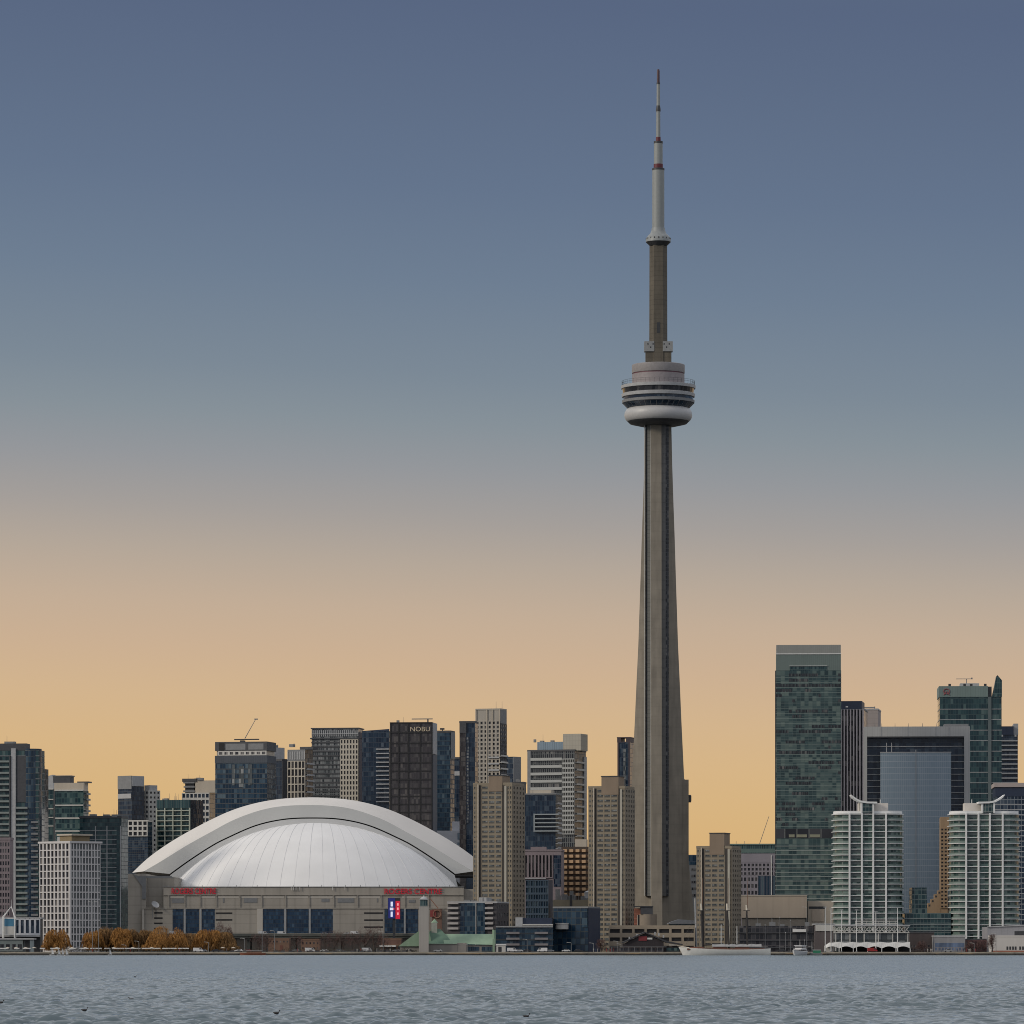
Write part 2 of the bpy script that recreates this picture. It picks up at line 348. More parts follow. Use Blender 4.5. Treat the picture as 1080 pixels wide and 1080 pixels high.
# ================================================================== ground and water
def water_mat():
    """lake surface: the slopes of three scales of wind waves set the normal directly"""
    m, t, b, L = newmat('lake_water')
    co = N(t,'ShaderNodeTexCoord')
    b.inputs['Base Color'].default_value = (.088,.118,.132,1); b.inputs['Roughness'].default_value = .10; b.inputs['IOR'].default_value = 1.333
    acc = None
    gu = N(t,'ShaderNodeTexNoise'); gu.inputs['Scale'].default_value = .012; gu.inputs['Detail'].default_value = 3
    mg = N(t,'ShaderNodeMapping'); L.new(co.outputs['Object'], mg.inputs[0]); mg.inputs['Scale'].default_value = (.8,.35,1); L.new(mg.outputs[0], gu.inputs['Vector'])
    gm = N(t,'ShaderNodeMapRange'); L.new(gu.outputs[0], gm.inputs[0]); gm.inputs[1].default_value = .3; gm.inputs[2].default_value = .7; gm.inputs[3].default_value = .75; gm.inputs[4].default_value = 1.25
    for sc, sx, amp, det in WAVES:
        mp = N(t,'ShaderNodeMapping'); L.new(co.outputs['Object'], mp.inputs[0]); mp.inputs['Scale'].default_value = (sc*sx, sc, sc); mp.inputs['Rotation'].default_value = (0,0,R(6))
        n = N(t,'ShaderNodeTexNoise'); n.inputs['Scale'].default_value = 1; n.inputs['Detail'].default_value = det; n.inputs['Distortion'].default_value = .3
        L.new(mp.outputs[0], n.inputs['Vector'])
        q = N(t,'ShaderNodeVectorMath', operation='SUBTRACT'); L.new(n.outputs['Color'], q.inputs[0]); q.inputs[1].default_value = (.5,.5,.5)
        k = N(t,'ShaderNodeVectorMath', operation='MULTIPLY'); L.new(q.outputs[0], k.inputs[0]); k.inputs[1].default_value = (amp*.6, amp, 0)
        if acc is None: acc = k.outputs[0]
        else:
            z = N(t,'ShaderNodeVectorMath', operation='ADD'); L.new(acc, z.inputs[0]); L.new(k.outputs[0], z.inputs[1]); acc = z.outputs[0]
    sc_ = N(t,'ShaderNodeVectorMath', operation='SCALE'); L.new(acc, sc_.inputs[0]); L.new(gm.outputs[0], sc_.inputs['Scale'])
    # at this grazing view only the near slopes of the waves are seen: fold the slope towards the open lake
    fs = N(t,'ShaderNodeSeparateXYZ'); L.new(sc_.outputs[0], fs.inputs[0]); fa = N(t,'ShaderNodeMath', operation='ABSOLUTE'); L.new(fs.outputs['Y'], fa.inputs[0])
    fm = N(t,'ShaderNodeMath', operation='MULTIPLY_ADD'); L.new(fa.outputs[0], fm.inputs[0]); fm.inputs[1].default_value = -1.15; fm.inputs[2].default_value = -.05
    fc = N(t,'ShaderNodeCombineXYZ'); L.new(fs.outputs['X'], fc.inputs[0]); L.new(fm.outputs[0], fc.inputs[1])
    z = N(t,'ShaderNodeVectorMath', operation='ADD'); L.new(fc.outputs[0], z.inputs[0]); ge = N(t,'ShaderNodeNewGeometry'); L.new(ge.outputs['Normal'], z.inputs[1])
    nn = N(t,'ShaderNodeVectorMath', operation='NORMALIZE'); L.new(z.outputs[0], nn.inputs[0]); L.new(nn.outputs[0], b.inputs['Normal'])
    return m
WAVES = ((1.6, .6, 1.5, 3), (.30, .6, .8, 2), (.08, .5, .4, 2))
import numpy as np
def lake():
    """one water sheet: real wind waves where single waves can be told apart, flat beyond"""
    y0, y1, q = 170.0, 1000.0, .0011
    n = int(math.log(y1/y0)/q); ys = y0*np.exp(np.linspace(0, math.log(y1/y0), n)); nc = 760
    us = np.linspace(-1, 1, nc); Yg, U = np.meshgrid(ys, us, indexing='ij'); Xg = U*(.118*Yg+10)
    rs = np.random.RandomState(5); H = np.zeros_like(Yg); dy = Yg*q; k_ = 70
    for i in range(k_):
        lam = .45*(2.6/.45)**rs.rand(); th = rs.normal(0, .6) + .2; ph = rs.rand()*6.283
        am = .36*math.sqrt(2/k_)*min(lam, 1.5)/6.283; kx, ky = math.sin(th)*6.283/lam, math.cos(th)*6.283/lam
        H += np.clip(lam/(2.2*dy)-1, 0, 1)*am*np.sin(kx*Xg+ky*Yg+ph)
    gust = 1+.35*np.sin(Xg*.045+Yg*.011+1)*np.sin(Yg*.035+.4)+.15*np.sin(Xg*.13-Yg*.05)
    H = (H*gust); H += .9*H*H
    H *= np.clip((1-np.abs(U))/.03, 0, 1)*np.clip((Yg-y0)/12, 0, 1)*np.clip((y1-Yg)/300, 0, 1)
    v = np.stack([Xg, Yg, H], -1).reshape(-1, 3); idx = np.arange(n*nc).reshape(n, nc)
    f = np.stack([idx[:-1,:-1], idx[:-1,1:], idx[1:,1:], idx[1:,:-1]], -1).reshape(-1, 4)
    w0, w1 = .118*y0+10, .118*y1+10
    ex = np.array([(-9000,-4000,0),(9000,-4000,0),(9000,y0,0),(w0,y0,0),(-w0,y0,0),(-9000,y0,0),(9000,y1,0),(w1,y1,0),(-w1,y1,0),(-9000,y1,0),(9000,2503,0),(-9000,2503,0)])
    b = len(v); fe = np.array([(0,1,2,5),(3,2,6,7),(5,4,8,9),(9,6,10,11)]) + b
    v = np.concatenate([v, ex]); f = np.concatenate([f, fe])
    me = bpy.data.meshes.new('lake_water'); me.vertices.add(len(v)); me.vertices.foreach_set('co', v.ravel())
    me.loops.add(f.size); me.loops.foreach_set('vertex_index', f.ravel().astype(np.int32)); me.polygons.add(len(f))
    me.polygons.foreach_set('loop_start', np.arange(0, f.size, 4, dtype=np.int32)); me.polygons.foreach_set('use_smooth', np.ones(len(f), bool)); me.update(); me.validate()
    me.materials.append(water_mat()); o = bpy.data.objects.new('lake_water', me); COL.objects.link(o); return o
tag(lake(), 'grey rippled lake water in front of the city', 'water', kind='structure')
land = stone('city_ground', (.07,.068,.06), .3)
tag(MB().add([(-16000,2503.2,GZ),(16000,2503.2,GZ),(16000,34000,GZ),(-16000,34000,GZ)], [(0,1,2,3)]).build('ground', land), 'dark flat city ground behind the quay', 'ground', kind='structure')
q = MB().box(-3000,3000,2499.6,2500.4,-3,.95)
for i in range(60): q.box(-410+i*14, -409.3+i*14, 2499.2, 2499.6, -1, .8)
tag(q.build('seawall', stone('seawall_concrete', (.042,.04,.037), .35)), 'dark seawall along the edge of the lake', 'seawall', kind='structure')
bank = MB(); xs_ = [-3000]+[-330+i*6 for i in range(111)]+[3000]; rb_ = random.Random(3)
bk = [(x, 2500.35, .9+rb_.uniform(-.12,.12)) for x in xs_]; bl_ = [(x, 2503.2, GZ+.02) for x in xs_]
tag(bank.strip(bk, bl_).build('shore_bank', stone('bank_stone', (.15,.13,.095), .45)), 'low brown stony bank between the seawall and the promenade', 'bank', kind='structure')
tag(MB().box(-3000,3000,2503.1,2512,GZ-.2,GZ+.03).build('promenade', stone('promenade_paving', (.20,.18,.155), .2)), 'paved promenade along the top of the seawall', 'promenade', kind='structure')

# ================================================================== the tower
TY = 3000.0; TX = X(694.3, TY); K = TY/F
tw = thing('observation_tower', 'very tall concrete communications tower with round pod and striped antenna', 'tower', (TX, TY, GZ))
def tz(py): return Z(py, TY) - GZ
hw, rc = 4.15, 5.9
def star(z, Rr, hw=hw, rc=rc):
    s = (rc-.866*hw)/.5; P = []
    for i in range(3):
        a = math.radians(-90 + 120*i); d = (math.cos(a), math.sin(a)); t = (-d[1], d[0])
        L_, R_ = (-4.75, 1.75) if i == 0 else (-hw, hw)      # the leg towards the lake carries a lift on its right
        for rr, q in ((s,L_),(Rr,L_),(Rr,R_),(s,R_)): P.append((d[0]*rr+t[0]*q, d[1]*rr+t[1]*q, z))
    return P
prof = [(1003,26.5),(985,25.3),(970,24.2),(945,22.4),(920,20.6),(895,19.3),(870,18.2),(850,17.5),(820,16.5),(790,15.5),(760,14.5),(720,13.3),(680,12.0),(640,11.1),(600,10.2),(570,9.6),(530,8.6),(490,7.7),(450,7.1),(440,7.1)]
MB().loft([star(tz(p), r_) for p, r_ in prof]).build('concrete_shaft', CONC, tw)
# glass lift shafts standing in the notches between the legs
lift = glass('grey', 1.1, 2.4, (.27,.275,.26), .3, .45, pale=.6); liftd = glass('dark', 1.2, 2.4, (.05,.055,.062), .3, .3, pale=.1)
def shaft(name, x0, x1, fy, by, mat, label):
    rg = []
    for p, r_ in prof:
        if p > 960: continue
        y = -fy(r_); rg.append([(x0,y,tz(p)),(x1,y,tz(p)),(x1,by,tz(p)),(x0,by,tz(p))])
    o = MB().loft(rg).build(name, mat, tw); o['label'] = label
shaft('lift_shaft', -7.0, -4.8, lambda r_: 4.2+.06*r_, 0, stone('lift_panel', (.19,.195,.185), .1, line=2.4, lc=.72), 'pale glazed lift shaft left of the front leg')
shaft('lift_shaft', -8.2, -7.05, lambda r_: 2.4+.04*r_, 1, liftd, 'dark lift slot left of the front leg')
shaft('lift_shaft', 1.8, 4.4, lambda r_: 3.4+.3*r_, 0, stone('shaft_panel', (.145,.143,.14), .08, line=6.1, lc=.85), 'slate lift shaft right of the front leg')
shaft('lift_shaft', 4.45, 6.4, lambda r_: 3.2+.05*r_, 1, liftd, 'dark lift slot right of the front leg')
for x in (-4.9, -8.75):
    rg = [[(x-.2,-4.9-.06*r_,tz(p)),(x+.1,-4.9-.06*r_,tz(p)),(x+.1,-1,tz(p)),(x-.2,-1,tz(p))] for p, r_ in prof if p <= 960]; MB().loft(rg).build('lift_rail', OFFW, tw)
MB().box(15.6, 19.2, 4, 9, 0, tz(822)).build('service_shaft', CONC, tw)
MB().tube((16.6,6.5,tz(822)), (19.2,6.0,tz(828)), .35).tube((14.5,7,tz(818)), (17.5,6.3,tz(824)), .4).build('hoist_arm', GREY, tw)
MB().lathe([(.9,tz(846)),(1.1,tz(844)),(1.1,tz(839)),(.8,tz(838))], 12, (19.9,6)).build('hoist_cab', DARK, tw)
# pod
def lathe(name, prof, mat, smooth=True, n=72, parent=tw): return MB().lathe([(r_*K, tz(p)) for r_, p in prof], n).build(name, mat, parent, smooth)
podg = glass('navy', 1.6, 50, None, pale=.1)
RAD = flat('radome_skin', (.40,.40,.40), .45, var=.05)
lathe('pod_underside', [(13.5,449.5),(20,449.3),(30,447),(32.5,444.5),(32,443.5)], DARK)
pr = []
for i in range(19):
    a = R(-90 + 180*i/18); pr.append((29.5 + 6.3*math.cos(a), 437.8 - 7.6*math.sin(a)))
lathe('radome', pr, RAD)
o = lathe('window_ring', [(32.5,430.6),(37.3,425.6)], podg); o['label'] = 'sloping lower ring of windows'
mo = None
for i in range(36):
    if mo is None: c_ = mo = MB().tube((32.6*K,0,tz(430.5)), (37.5*K,0,tz(425.5)), .14, n=4).build('window_mullion', GREY, tw)
    else: c_ = cp(mo)
    c_.rotation_euler = (0,0,2*math.pi*(i+.5)/36)
lathe('deck_rim', [(36.8,425.55),(38.1,425.3),(38.3,422.6),(37.0,422.2)], GREY)
o = lathe('window_ring', [(36.8,422.15),(36.8,419.3)], podg); o['label'] = 'narrow middle ring of windows'
lathe('deck_rim', [(37,419.25),(38.4,419.0),(38.8,416.0),(37.5,415.3)], LGREY)
o = lathe('window_ring', [(37.2,415.25),(38.0,410.6)], glass('dark', 1.6, 50, None, pale=.02)); o['label'] = 'dark upper ring of windows'
lathe('deck_rim', [(37.6,410.55),(39.2,410.2),(39.4,407.2),(38.9,407.0)], LGREY)
m = MB()
for i in range(48):
    a = 2*math.pi*i/48; c, s_ = math.cos(a)*38.4*K, math.sin(a)*38.4*K
    m.tube((c,s_,tz(407.1)), (c,s_,tz(402.2)), .09, n=4)
for p in (402.2, 404.2):
    for i in range(48):
        a, b_ = 2*math.pi*i/48, 2*math.pi*(i+1)/48
        m.tube((38.4*K*math.cos(a),38.4*K*math.sin(a),tz(p)), (38.4*K*math.cos(b_),38.4*K*math.sin(b_),tz(p)), .08, n=4)
m.build('edge_railing', DARK, tw)
lathe('roof_drum', [(27.6,407.0),(27.6,395.1)], flat('drum_panel', (.23,.205,.21), .6))
lathe('drum_band', [(27.3,395.05),(27.3,393.9)], flat('drum_stripe', (.10,.035,.05), .6))
lathe('roof_drum', [(27.7,393.85),(27.9,393.5),(27.9,385.2),(27.0,384.8)], flat('drum_panel2', (.25,.235,.235), .6))
# upper concrete shaft
def hexa(r_, z, rot=90): return [(r_*math.cos(R(rot+60*i)), r_*math.sin(R(rot+60*i)), z) for i in range(6)]
def hex2(r_, z): # hexagon with a flat face toward the lake
    return [(r_*math.cos(R(60*i)), r_*math.sin(R(60*i)), z) for i in range(6)]
UC = stone('upper_shaft_concrete', (.095,.083,.064), .25, line=3.0, lc=.8)
MB().loft([hex2(9.6*K, tz(385)), hex2(9.3*K, tz(259))]).build('upper_shaft', UC, tw)
for sx in (-1, 1):
    MB().box(sx*4.2*K, sx*13.6*K, -7.5*K, 2*K, tz(384.9), tz(371.6)).build('shaft_buttress', UC, tw)
    o = MB().box(sx*4.5*K, sx*15.0*K, -8.6*K, 2.5*K, tz(371.5), tz(361.0)).build('antenna_housing', flat('housing_grey', (.23,.235,.235), .6), tw)
    for q, zt_ in ((5.8,362.8), (11.2,362.8), (8.4,366.4)): MB().box(sx*(q-.55)*K, sx*(q+.55)*K, -8.75*K, -8.6*K, tz(zt_+1.7), tz(zt_)).build('vent', DARK, tw)
MB().box(-1.7*K, 1.7*K, -8.35*K, -8.0*K, tz(352), tz(341)).build('shaft_window', DARK, tw)
lathe('sky_pod_underside', [(9.0,259.6),(9.6,258.9),(13.2,255.4)], DARK, n=36)
lathe('sky_pod', [(13.2,255.35),(13.0,251.5),(10.8,248.6),(8.6,246.6),(7.3,243.2),(6.9,240.5)], flat('sky_pod_skin', (.22,.235,.235), .5), n=36)
mo = None
for i in range(18):
    if mo is None: c_ = mo = MB().tube((12.7*K,0,tz(252.6)), (12.55*K,0,tz(251.2)), .5, n=6).build('porthole', DARK, tw)
    else: c_ = cp(mo)
    c_.rotation_euler = (0,0,2*math.pi*(i+.5)/18)
MAST = flat('mast_white', (.235,.25,.245), .5, var=.06); MRED = flat('mast_red', (.10,.012,.02), .55)
lathe('antenna_mast', [(6.4,240.45),(6.35,179.6)], MAST, n=24)
lathe('mast_collar', [(6.6,179.55),(6.6,177.8),(6.3,177.6)], DARK, n=24)
lathe('mast_band', [(4.9,177.55),(4.9,173.2)], MRED, n=24)
lathe('antenna_mast', [(4.6,173.15),(4.6,151.4)], MAST, n=24)
lathe('mast_collar', [(4.8,151.35),(4.8,149.2)], DARK, n=24)
lathe('mast_band', [(2.6,149.15),(2.5,144.7)], MRED, n=20)
lathe('antenna_mast', [(2.2,144.65),(2.1,117.5)], MAST, n=20)
lathe('mast_collar', [(2.5,117.45),(2.5,115.0),(1.9,111.5)], DARK, n=20)
lathe('antenna_mast', [(1.85,111.45),(1.75,88.9)], MAST, n=20)
lathe('mast_collar', [(1.9,88.85),(1.9,87.2)], DARK, n=20)
lathe('mast_tip', [(1.5,87.15),(1.45,75),(1.1,73.2)], flat('tip_paint', (.06,.028,.036), .55), n=16)

# ================================================================== the stadium
SY = 2880.0; YC = 2975.0; sk = YC/F
st = thing('stadium', 'domed stadium with white panelled roof under a broad white arch', 'stadium', (X(333,SY), SY+95, GZ))
OFF = (X(333,SY), SY+95, GZ)
def sb(name, boxes, mat, label=None):
    for l, r_, t_, b_, y0, d in boxes: o = MB(OFF).pbox(l, r_, t_, b_, y0, d).build(name, mat, st)
    if label: o['label'] = label
    return o
ROOF = flat('roof_membrane', (.66,.655,.645), .95, var=.05, scale=.06)
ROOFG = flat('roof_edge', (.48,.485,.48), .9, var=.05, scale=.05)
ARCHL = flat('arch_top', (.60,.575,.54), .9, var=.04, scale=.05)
zb = Z(937.5, YC); a_ = 152*sk; top = Z(868, YC); sag = top-zb; RS = (a_*a_+sag*sag)/(2*sag); zc = top-RS; cx = X(331.5, YC)
rings = []; NA, NR = 56, 20
m = MB(OFF); vs = []
phm = math.asin(a_/RS)
for j in range(NR+1):
    ph = phm*j/NR
    for i in range(NA+1):
        th = math.pi + math.pi*i/NA
        vs.append((cx+RS*math.sin(ph)*math.cos(th), YC+.2+RS*math.sin(ph)*math.sin(th)*.95, zc+RS*math.cos(ph)))
fs = [(j*(NA+1)+i, (j+1)*(NA+1)+i, (j+1)*(NA+1)+i+1, j*(NA+1)+i+1) for j in range(NR) for i in range(NA)]
m.add(vs, fs).build('roof_dome', ROOF, st, smooth=True)
SEAM = flat('roof_seam_metal', (.56,.56,.555), .8, var=.03)
PV = (cx, YC+75)          # the panel joints run towards a point behind the arch
for i in range(1, 32):
    th = math.pi + math.pi*i/32; bx_, by_ = cx+a_*math.cos(th), YC+.2+a_*math.sin(th)*.95
    if by_ > YC-6: continue
    f1 = (YC+.1-by_)/(PV[1]-by_); m = MB(OFF); last = None
    for j in range(15):
        f_ = f1*j/14; x, y = bx_+(PV[0]-bx_)*f_, by_+(PV[1]-by_)*f_
        d2 = (x-cx)**2 + ((y-YC-.2)/.95)**2
        p = (x, y, zc+.04+math.sqrt(max(0, RS*RS-d2)))
        if last: m.tube(last, p, .10 if i % 2 else .14, n=5)
        last = p
    m.build('roof_seam', SEAM, st)
def curve(pts, c, Y, n=60):
    pts = [(-x, y) for x, y in reversed(pts[1:])] + pts; out = []
    Ls = [0]
    for i in range(1, len(pts)): Ls.append(Ls[-1] + math.hypot(pts[i][0]-pts[i-1][0], pts[i][1]-pts[i-1][1]))
    def cat(k, f):
        p = [pts[max(0,min(len(pts)-1,k+d))] for d in (-1,0,1,2)]
        return [.5*(2*p[1][q]+(p[2][q]-p[0][q])*f+(2*p[0][q]-5*p[1][q]+4*p[2][q]-p[3][q])*f*f+(3*p[1][q]-p[0][q]-3*p[2][q]+p[3][q])*f**3) for q in (0,1)]
    for i in range(n+1):
        d = Ls[-1]*i/n; k = 0
        while k < len(pts)-2 and Ls[k+1] < d: k += 1
        x, y = cat(k, (d-Ls[k])/(Ls[k+1]-Ls[k]))
        out.append((X(c+x, Y), Y, Z(y, Y)))
    return out
def sh(c, dy): return [(x, y+dy, z) for x, y, z in c]
cB = [(0,863.4),(30,864.8),(60,871.5),(91,885),(107,893.5),(130,908.5),(150,923)]
cM = [(0,849),(40,852),(75,863),(104,878),(130,892.5),(155,908),(174,919)]
cO = [(0,841),(40,843.5),(75,851.5),(105,864),(142,884),(170,903),(189,920.5)]
cDm = []
for i in range(61):
    ph = -phm + 2*phm*i/60; cDm.append((cx+RS*math.sin(ph), YC+.3, zc+RS*math.cos(ph)))
B0 = curve(cB, 329.5, YC+.6); B1 = curve([(x*1.004, y-1.3) for x, y in cB], 329.5, YC+1)
M0 = curve(cM, 325.5, YC+2.6); O0 = curve(cO, 328.5, YC+22)
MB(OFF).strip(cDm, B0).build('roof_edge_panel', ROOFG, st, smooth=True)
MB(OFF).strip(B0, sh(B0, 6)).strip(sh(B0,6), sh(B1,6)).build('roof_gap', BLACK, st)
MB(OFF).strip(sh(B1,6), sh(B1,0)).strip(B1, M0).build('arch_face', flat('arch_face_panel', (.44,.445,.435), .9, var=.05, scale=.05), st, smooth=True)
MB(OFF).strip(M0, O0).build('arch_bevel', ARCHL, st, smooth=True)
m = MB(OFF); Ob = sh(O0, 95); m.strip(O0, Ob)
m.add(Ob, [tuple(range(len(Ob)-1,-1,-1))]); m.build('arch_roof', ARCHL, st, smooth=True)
# underside of the arch feet and the rear half dome
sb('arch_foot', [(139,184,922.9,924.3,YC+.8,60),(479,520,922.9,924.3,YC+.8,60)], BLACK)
m = MB(OFF); vs = []
for j in range(NR+1):
    ph = phm*1.1*j/NR
    for i in range(25):
        th = math.pi*i/24; vs.append((cx+RS*math.sin(ph)*math.cos(th), YC+118+RS*math.sin(ph)*math.sin(th)*.7, zc+4+RS*math.cos(ph)))
m.add(vs, [(j*25+i, j*25+i+1, (j+1)*25+i+1, (j+1)*25+i) for j in range(NR) for i in range(24)]).build('rear_dome', ROOF, st, smooth=True)
# concrete body
z0p = 1004
sb('added_shade_wall', [(133.5,520,985.05,z0p,SY+3.5,8)], stone('undercroft_shade', (.06,.055,.05), .25, vline=7, lc=.6))  # dark wall added for the darkness below the elevated road
sb('wall', [(150,520,958.2,985,SY,8), (172.4,489,935.8,958.15,SY+.2,8), (150,520,937.8,958.1,SY+8.1,190)], STAD)
sb('end_block', [(133,154,921.5,985,SY+3,150), (154.02,184,925,958,SY+9,100), (489,512,938,958,SY+3,100)], STAD)
m = MB(OFF); y0 = SY+2.4
m.slab([(X(140,y0),Z(921.5,y0)),(X(150,y0),Z(935,y0)),(X(150,y0),Z(948,y0)),(X(154,y0),Z(948,y0)),(X(154,y0),Z(926,y0)),(X(183,y0),Z(926,y0)),(X(181,y0),Z(924,y0)),(X(146,y0),Z(924,y0))][::-1], y0, y0+.5)
m.build('corner_bracket', GREY, st)
sb('parapet_rail', [(172,489,935.0,935.75,SY-.1,.6)], GREY)
for i, q in enumerate((176,190,213,249,271,309,325,339,352,364,380,400,420,441,460,474)): sb('roof_light', [(q,q+.5,933.3,935,SY+.1,.4)], GREY)
for q in (307,309.5,312,316,350.5,363.5): sb('banner_pole', [(q,q+.45,934.6,939,SY-.7,.3)], WHITE)
sb('cornice', [(172.4,489,943.4,944.3,SY-.35,.5), (150,500,957.3,958.4,SY-.45,.4)], STAD)
for l in (178,195,211,228,253,276,301,326,352,377,402,427,452): sb('wall_pier', [(l-.5,l+.5,944.35,957.2,SY-.3,.45)], STAD)
PALE = stone('stadium_pale_panel', (.40,.375,.335), .06)
for i, (l, r_) in enumerate(((179,194),(212,227.2),(230,252),(254,275),(277,300),(302,325),(327,351),(353,376),(378,401),(424,451))):
    sb('wall_panel', [(l,r_,945,947.2,SY+.1,.09)], PALE)
for l, r_, t_, b_ in ((181,194,947.5,952.3),(257,271,947,952),(356,373,947.2,952),(339,347,947.8,951.2),(235,236.2,947,952),(397.5,398.5,947.5,951.5),(431,438,949,952)): sb('vent', [(l,r_,t_,b_,SY-.02,.2)], GREY)
SW = glass('sblue', 1.4, 2.4, (.02,.03,.045), .10, .10, pale=.05)
for l, r_ in ((182,193.6),(196,210),(213,226.5),(277.4,299.4),(302.2,325.6),(327.8,351),(405.5,415),(417,426.5),(427.5,441)):
    o = sb('window', [(l,r_,959,984.2,SY-.04,.3)], SW)
WP = flat('window_pier', (.28,.29,.30), .6)
for l in (194.8,211.5,300.8,326.7,426.9): sb('wall_pier', [(l-.9,l+.9,958.5,985,SY-.5,.45)], WP)
for l, r_, rows in ((162.5,171.5,(962,967.5,973,978.5)),(227.5,245,(962.3,969.4)),(384,404,(962.2,969.6,977))):
    for q in rows: sb('louvre', [(l,r_,q,q+1.6,SY-.06,.3)], BLACK)
sb('wall_pier', [(150,152,959,986,SY-.5,.5),(271,277,958.5,986,SY-.5,.45)], PALE)
LRED = flat('sign_red', (.56,.018,.04), .5, var=.05)
for l, r_, t_, b_ in ((181,228,936.9,942.8),(405.5,466,937.2,942.9)):
    hgt = (b_-t_)*SY/F
    q = text('ROGERS CENTRE', LRED, st, X(l,SY)-OFF[0], SY-OFF[1]-.35, Z(b_,SY)-OFF[2], hgt/.70, (r_-l)*SY/F, bold=.018, depth=.15, name='sign_lettering')
sb('dish_mast', [(160.6,161.2,956,968,SY-1.2,.3)], GREY)
m = MB(OFF); p = Vector((X(163.5,SY), SY-2, Z(954.8,SY))); ax = Vector((.45,-.6,.62)).normalized(); u = ax.orthogonal().normalized(); v = ax.cross(u); rg = []
for k in range(5):
    rr = 2.5*k/4+.05; rg.append([tuple(p + ax*(.9*(k/4)**2) + u*math.cos(2*math.pi*i/20)*rr + v*math.sin(2*math.pi*i/20)*rr) for i in range(20)])
m.loft(rg, cap=False).build('satellite_dish', LGREY, st)
# brick end with a red mural
sb('brick_end', [(455.5,466,958.8,1003,SY-6,5.5)], stone('mural_brick', (.17,.10,.075), .15))
ob = MB(OFF)
ob.tube((X(453,SY-7),SY-7,Z(947,SY)), (X(462,SY-7),SY-7,Z(958,SY)), .3)
for i in range(16):
    a, b2 = 2*math.pi*i/16, 2*math.pi*(i+1)/16; cxx, czz = X(461,SY-7), Z(964,SY-7)
    ob.tube((cxx+2.3*math.cos(a),SY-6.6,czz+2.3*math.sin(a)), (cxx+2.3*math.cos(b2),SY-6.6,czz+2.3*math.sin(b2)), .3, n=5)
ob.build('wall_emblem', flat('emblem_tan', (.25,.13,.085), .6), st)
sb('mural_panel', [(453.6,460,960,967,SY-6.5,.35)], flat('mural_red', (.22,.04,.035), .6))

# digital sign column in front of the stadium
DY = 2800.0; ds = thing('digital_sign', 'tall screen column showing a blue panel and a red panel before the stadium', 'sign', (X(416,DY), DY, GZ))
D0 = (X(416,DY), DY, GZ)
def dsb(name, l, r_, t_, b_, y, d, mat): return MB(D0).pbox(l, r_, t_, b_, y, d).build(name, mat, ds)
dsb('post', 414.2, 416.8, 960, 1003, DY+.6, 1.2, DARK); dsb('screen_frame', 409, 422.3, 947, 969.6, DY+.1, .5, DARK)
BL = flat('screen_blue', (.012,.016,.11), .3, emit=.7, var=.1); RD = flat('screen_red', (.50,.012,.035), .3, emit=.55, var=.1); WH = flat('screen_white', (.62,.64,.8), .3, emit=.6, var=.05)
bp = dsb('blue_screen', 409.6, 416.6, 947.4, 968.6, DY, .09, BL); rp = dsb('red_screen', 417.2, 421.9, 950.2, 969.2, DY, .09, RD)
def chld(name, l, r_, t_, b_, mat, par):
    return MB(D0).pbox(l, r_, t_, b_, DY-.06, .05).build(name, mat, par)
chld('screen_letter', 412, 414.4, 951, 956, WH, bp); chld('screen_letter', 412, 414.2, 961.5, 967, WH, bp); chld('screen_logo', 411.2, 414.8, 957.3, 960, WH, bp); chld('screen_logo', 414.85, 416, 957.8, 959.4, RD, bp)
for t_ in (952.6, 957.2, 962.4): chld('screen_letter', 418.8, 420.4, t_, t_+2.6, flat('screen_pink', (.9,.35,.35), .3, emit=.5, var=.05), rp)
# ================================================================== towers behind, left to right
G = glass
B = Bld
# -- glass tower at the left edge
b = B('glass_tower', 'grey glass condominium tower cut by the left edge of the photo, with pale balcony stack', -45, 41, 47, 791, 2750, th=6)
b.core(G('teal', 1.6, 3.3, (.05,.06,.065), .1, .1, pale=.14))
b.slabs(0, b.H, 3.3, .25, .12, GREY, 'floor_band')
b.fbox('corner_pier', LGREY, 'F', b.x(12), b.x(16.8), 0, b.H+1, .2, .9)
SGE = stone('sage_balcony', (.20,.225,.215))
b.balconies('F', b.x(-44), b.x(11.5), 4, b.z(798), 3.3, SGE, 1.2)
b.piers('F', 4, 0, b.z(797), .7, 1.5, CHAR, b.x(-44), b.x(11.5))
b.balconies('F', b.x(17.5), b.x(29.5), 4, b.z(847), 3.3, SGE, 1.5)
b.fbox('recess', CHAR, 'F', b.x(30), b.x(32.8), 3, b.z(850), .15, .4)
b.balconies('F', b.x(33), b.x(40.5), 4, b.z(862), 3.3, GREY, 1.2)
b.fbox('wall_strip', CHAR, 'F', b.x(17.5), b.x(27.5), b.z(846), b.z(797), .14, .3)
b.pent(-40, 28, 784, CHAR, dep=(-.01,.6)); b.part('roof_box', MB().box(b.x(3), b.x(14), -b.d*.5, 0, b.z(784)+.01, b.z(781.6)), GREY)
b.part('corner_drum', MB().lathe([(5.6,3),(5.6,b.H+.8)], 20, (b.w-4.9,-b.d+4.6)), G('blue', 1.6, 3.3, (.05,.06,.065), .1, .1, pale=.1))
b.clutter(3, b.z(784), 3)
# -- dark sliver
b = B('apartment_tower', 'narrow dark tower squeezed behind the left edge glass tower, stacked with grey balconies', 30, 46.8, 49, 811, 2850, th=10)
b.core(G('dark', 1.5, 3.2, (.06,.06,.06), .1, .12)); b.balconies('F', b.x(41), b.x(46.5), 3, b.z(813), 3.2, GREY, 1.2); b.pent(38, 43.5, 807, CHAR)
